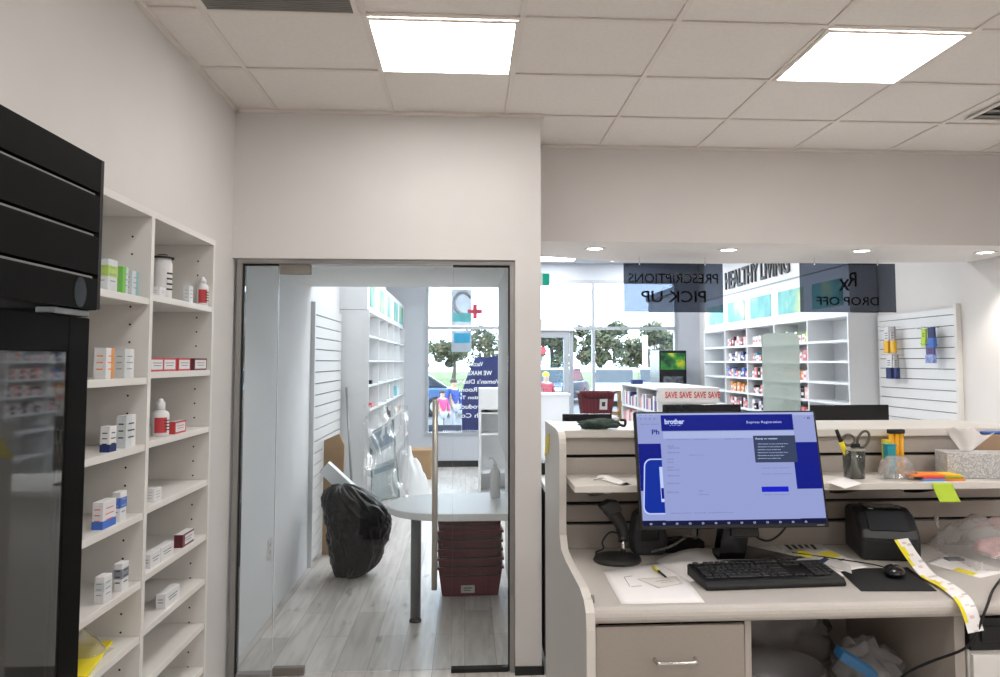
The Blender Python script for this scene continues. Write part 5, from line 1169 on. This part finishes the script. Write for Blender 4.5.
# ============================================================ OUTSIDE
struct(MB().box((-60, YW+.15, -.14), (80, 140, -.06)), 'ground', asph_m)
struct(MB().box((-60, YW+.15, -.06), (80, 17, 0)), 'pavement', mat('pavement', (.34, .33, .32), .9, var=.05))
struct(MB().box((-60, 44, -.06), (80, 130, .02)), 'lawn', grass_m)
def car(x, y, rz, col, label, s=1.0):
    t = thing('car', label, 'car', (x, y, -.06), rz)
    L_, Hh, Wd = 4.5*s, 1.5*s, 1.8*s
    lo = [(-.5, .14), (-.5, .42), (-.47, .52), (-.30, .60), (-.12, .62), (.36, .62), (.47, .58), (.5, .45), (.5, .14)]
    MB().prism([(a*L_, q*Hh) for a, q in lo][::-1], 'y', -Wd/2, Wd/2).build('body', mat('car '+label.split()[0]+label.split()[1], col, .25, .2, var=.03), t, .07, local=True, seg=3)
    cb = [(-.24, .60), (-.12, .96), (.0, 1.0), (.22, .97), (.40, .62)]
    MB().prism([(a*L_, q*Hh) for a, q in cb][::-1], 'y', -Wd/2+.12, Wd/2-.12).build('cabin', mat('car glass', (.03, .04, .05), .08, var=.1), t, .05, local=True)
    MB().prism([(-.11*L_, .955*Hh), (.0, 1.005*Hh), (.22*L_, .975*Hh), (.22*L_, .93*Hh), (0, .96*Hh), (-.1*L_, .92*Hh)][::-1], 'y', -Wd/2+.1, Wd/2-.1).build('roof', MC['car '+label.split()[0]+label.split()[1]], t, .02, local=True)
    for sx in (-.31, .31):
        for sy in (-1, 1):
            w = MB().cyl((sx*L_, sy*(Wd/2-.2), .33*s), (sx*L_, sy*(Wd/2+.01), .33*s), .33*s, n=24).build('wheel', black_m, t, .03, local=True)
            MB().cyl((sx*L_, sy*(Wd/2+.01), .33*s), (sx*L_, sy*(Wd/2+.025), .33*s), .19*s, n=16).build('hub_cap', alu_m, w, local=True)
    for sy in (-.33, .33): MB().box((-.505*L_, (sy-.1)*Wd, .38*Hh), (-.49*L_, (sy+.1)*Wd, .48*Hh)).build('headlight', Wb, t, .02, local=True)
car(-2.4, 25.5, .05, (.05, .10, .22), 'dark blue car parked outside the left window')
car(4.0, 33, 1.2, (.05, .07, .12), 'navy parked car outside the entrance door')
car(6.3, 32, 1.35, (.40, .48, .56), 'silver blue car outside beside the window mullion')
car(-3.6, 31, .02, (.30, .36, .44), 'grey parked car behind the dark blue one')
car(8.6, 34, 1.4, (.10, .11, .20), 'black blue car outside behind the maroon basket')
random.seed(11)
def tree(x, y, h, r, label, seed):
    t = thing('tree', label, 'tree', (x, y, .02))
    MB().tube([(x, y, 0), (x+.1, y, h*.35), (x, y, h*.7)], lambda q: .22-.12*q, n=8).build('trunk', mat('bark', (.10, .08, .06), .9, var=.2), t)
    b = MB(); cl = [(Vector((x+random.uniform(-r, r)*.8, y+random.uniform(-r, r)*.6, h*random.uniform(.36, .86))), r*random.uniform(.22, .42)) for _ in range(16)]
    for k in range(3600):       # leaf sprays scattered through the crown
        c0, q = cl[k % 16]; d_ = Vector((random.gauss(0, 1), random.gauss(0, 1), random.gauss(0, .8))).normalized()*q*random.uniform(.5, 1.05)
        e_ = Vector((random.uniform(-1, 1), random.uniform(-1, 1), random.uniform(-1, 1))).normalized(); f_ = e_.orthogonal().normalized(); z_ = random.uniform(.09, .19)
        p_ = c0+d_; b.add([p_-e_*z_, p_+f_*z_*.6, p_+e_*z_, p_-f_*z_*.6], [(0, 1, 2, 3)])
    b.build('crown', tree_m, t)
tl = [(-5.0, 62, 3.9, 2.0, 'low bushy tree outside at the left of the left window'), (-1.2, 75, 3.9, 2.2, 'distant tree outside left of the banner decal'), (2.6, 56, 4.6, 2.6, 'taller tree outside behind the navy decal'),
      (5.6, 50, 4.4, 1.8, 'tree outside behind the entrance door glass'), (8.8, 50, 4.6, 1.7, 'tree outside in the narrow pane beside the mullion'), (12.2, 51, 4.6, 1.9, 'tree outside just right of the mullion'), (15.7, 52, 4.4, 1.9, 'tree outside left of the pink canopy'), (17.6, 57, 4.0, 1.6, 'tree outside behind the pink canopy')]
for i, a in enumerate(tl): tree(*a, seed=i*20)
# building to the right, outside
t = thing('shop_building', 'pale commercial building outside behind the drinks cooler', 'building', (23, 62, 0))
MB().box((17.5, 60, 0), (30, 72, 7.5)).build('wall', mat('building pale', (.40, .36, .36), .8, var=.05), t)
MB().box((17.3, 59.8, 7.5), (30.2, 72.2, 8.0)).build('roof', mat('building roof', (.25, .25, .28), .7), t)
for k in range(4): MB().box((18.4+2.7*k, 59.95, 2.5), (20.2+2.7*k, 60.02, 5.4)).build('window', mat('building window', (.12, .14, .20), .2, var=.1), t)
MB().box((20.5, 59.9, 1.0), (22.0, 59.98, 6.4)).build('sign_panel', mat('panel salmon', (.60, .35, .25), .7, var=.1), t)
tag(MB().prism([(0, 0), (2.2, 0), (1.7, 1.4), (1.1, 1.75), (.5, 1.4)], 'y', 0, 2.2).build('canopy_tent', mat('tent pink', (.65, .25, .28), .7, var=.1)), 'pink canopy outside above the drinks cooler', 'canopy').location = (13.2, 44, .02)
tag(MB().box((9.9, 42, 0), (10.15, 42.25, 3.2)).build('bollard_post', Wb), 'white post on the lawn outside, right of the mullion', 'post')
t = thing('traffic_sign', 'small red and white sign on a post outside the entrance door', 'sign', (4.05, 40, .02)); MB().cyl((4.05, 40.1, 0), (4.05, 40.1, 2.0), .05).build('post', steel_m, t); MB().cyl((4.05, 40, 2.3), (4.05, 40.05, 2.3), .2, n=8).build('face', red_m, t)

# people outside: continuous skinned bodies with clothing shells
def skin_chain(name, joints, edges, m, parent, sub=2):
    me = bpy.data.meshes.new(name); me.from_pydata([j[0] for j in joints], edges, []); me.materials.append(m)
    o = bpy.data.objects.new(name, me); COL.objects.link(o); o.parent = parent
    o.modifiers.new('skin', 'SKIN'); 
    for i, j in enumerate(joints):
        r = j[1]; me.skin_vertices[0].data[i].radius = (r, r) if not isinstance(r, tuple) else r; me.skin_vertices[0].data[i].use_root = (i == 0)
    s_ = o.modifiers.new('sub', 'SUBSURF'); s_.levels = 1; s_.render_levels = sub
    for p in me.polygons: p.use_smooth = True
    return o
skin_c = mat('skin', (.45, .27, .20), .6, var=.05)
def person(x, y, h, label, top, legs, hair, hat=None, rz=0, stride=.12):
    t = thing('person', label, 'person', (x, y, 0.0), rz); k = h
    V = lambda a, b_, c_: (a*k, b_*k, c_*k)
    J = [(V(0, 0, .53), .075*k), (V(0, 0, .66), .075*k), (V(0, 0, .79), .085*k), (V(0, 0, .845), .03*k), (V(0, -.005, .905), .052*k), (V(0, -.005, .955), .048*k),
         (V(-.095, 0, .80), .034*k), (V(-.135, .01, .66), .026*k), (V(-.14, -.05, .54), .020*k), (V(-.14, -.07, .49), .022*k),
         (V(.095, 0, .80), .034*k), (V(.135, -.01, .66), .026*k), (V(.14, -.07, .55), .020*k), (V(.14, -.09, .50), .022*k),
         (V(-.05, 0, .50), .055*k), (V(-.055, -stride*.5, .29), .038*k), (V(-.055, -stride*.6, .05), .026*k), (V(-.055, -stride*.6-.08, .025), .022*k),
         (V(.05, 0, .50), .055*k), (V(.055, stride*.35, .29), .038*k), (V(.055, stride*.9, .05), .026*k), (V(.055, stride*.9-.08, .025), .022*k)]
    Ed = [(0,1),(1,2),(2,3),(3,4),(4,5),(2,6),(6,7),(7,8),(8,9),(2,10),(10,11),(11,12),(12,13),(0,14),(14,15),(15,16),(16,17),(0,18),(18,19),(19,20),(20,21)]
    skin_chain('body', J, Ed, skin_c, t)
    g = 1.16
    idx = [0, 1, 2, 6, 7, 8, 10, 11, 12]; mp = {v: i for i, v in enumerate(idx)}
    skin_chain('jacket', [(J[i][0], J[i][1]*g) for i in idx], [(mp[a], mp[b_]) for a, b_ in Ed if a in mp and b_ in mp], top, t)
    idx = [0, 14, 15, 16, 18, 19, 20]; mp = {v: i for i, v in enumerate(idx)}
    skin_chain('trousers', [(J[i][0], J[i][1]*g) for i in idx], [(mp[a], mp[b_]) for a, b_ in Ed if a in mp and b_ in mp], legs, t)
    for sx, st in ((-1, -stride*.6), (1, stride*.9)):
        MB().blob(V(sx*.055, st-.035, .024), (.032*k, .07*k, .024*k), 0, 1, 0, 14, 0, flat=.95).build('shoe', black_m, t, local=True)
    MB().blob(V(0, .008, .955), (.056*k, .06*k, .052*k), .05, 2, 1, 18).build('hair' if not hat else 'hat', hat or hair, t, local=True)
    for sx in (-1, 1): MB().blob(V(sx*.018, -.05, .94), (.006*k, .004*k, .005*k), 0, 1, 0, 8).build('eye', ink, t, local=True)
    MB().blob(V(0, -.056, .925), (.007*k, .010*k, .011*k), 0, 1, 0, 8).build('nose', skin_c, t, local=True)
    MB().box(V(-.016, -.0535, .902), V(.016, -.049, .907)).build('mouth', redl, t, local=True)
    return t
hairb = mat('dark hair', (.04, .03, .025), .7, var=.2)
person(-.28, 17.5, 1.32, 'person in a blue jacket with dark hair walking outside the left window', mat('blue jacket', (.01, .04, .20), .7, var=.1), mat('pale trousers', (.28, .28, .3), .8, var=.05), hairb, rz=.7)
person(-.52, 17.0, 1.08, 'smaller person in a pink top outside, behind the door pull bar', mat('pink jacket', (.38, .04, .14), .7, var=.1), mat('pale trousers', (.5, .5, .52)), hairb, rz=.5)
person(1.92, 18.2, 1.46, 'person in a yellow hat and red top outside the entrance door', mat('red jacket', (.30, .03, .04), .7, var=.1), mat('blue trousers', (.03, .05, .25), .8, var=.1), hairb, hat=yellow, rz=.3)
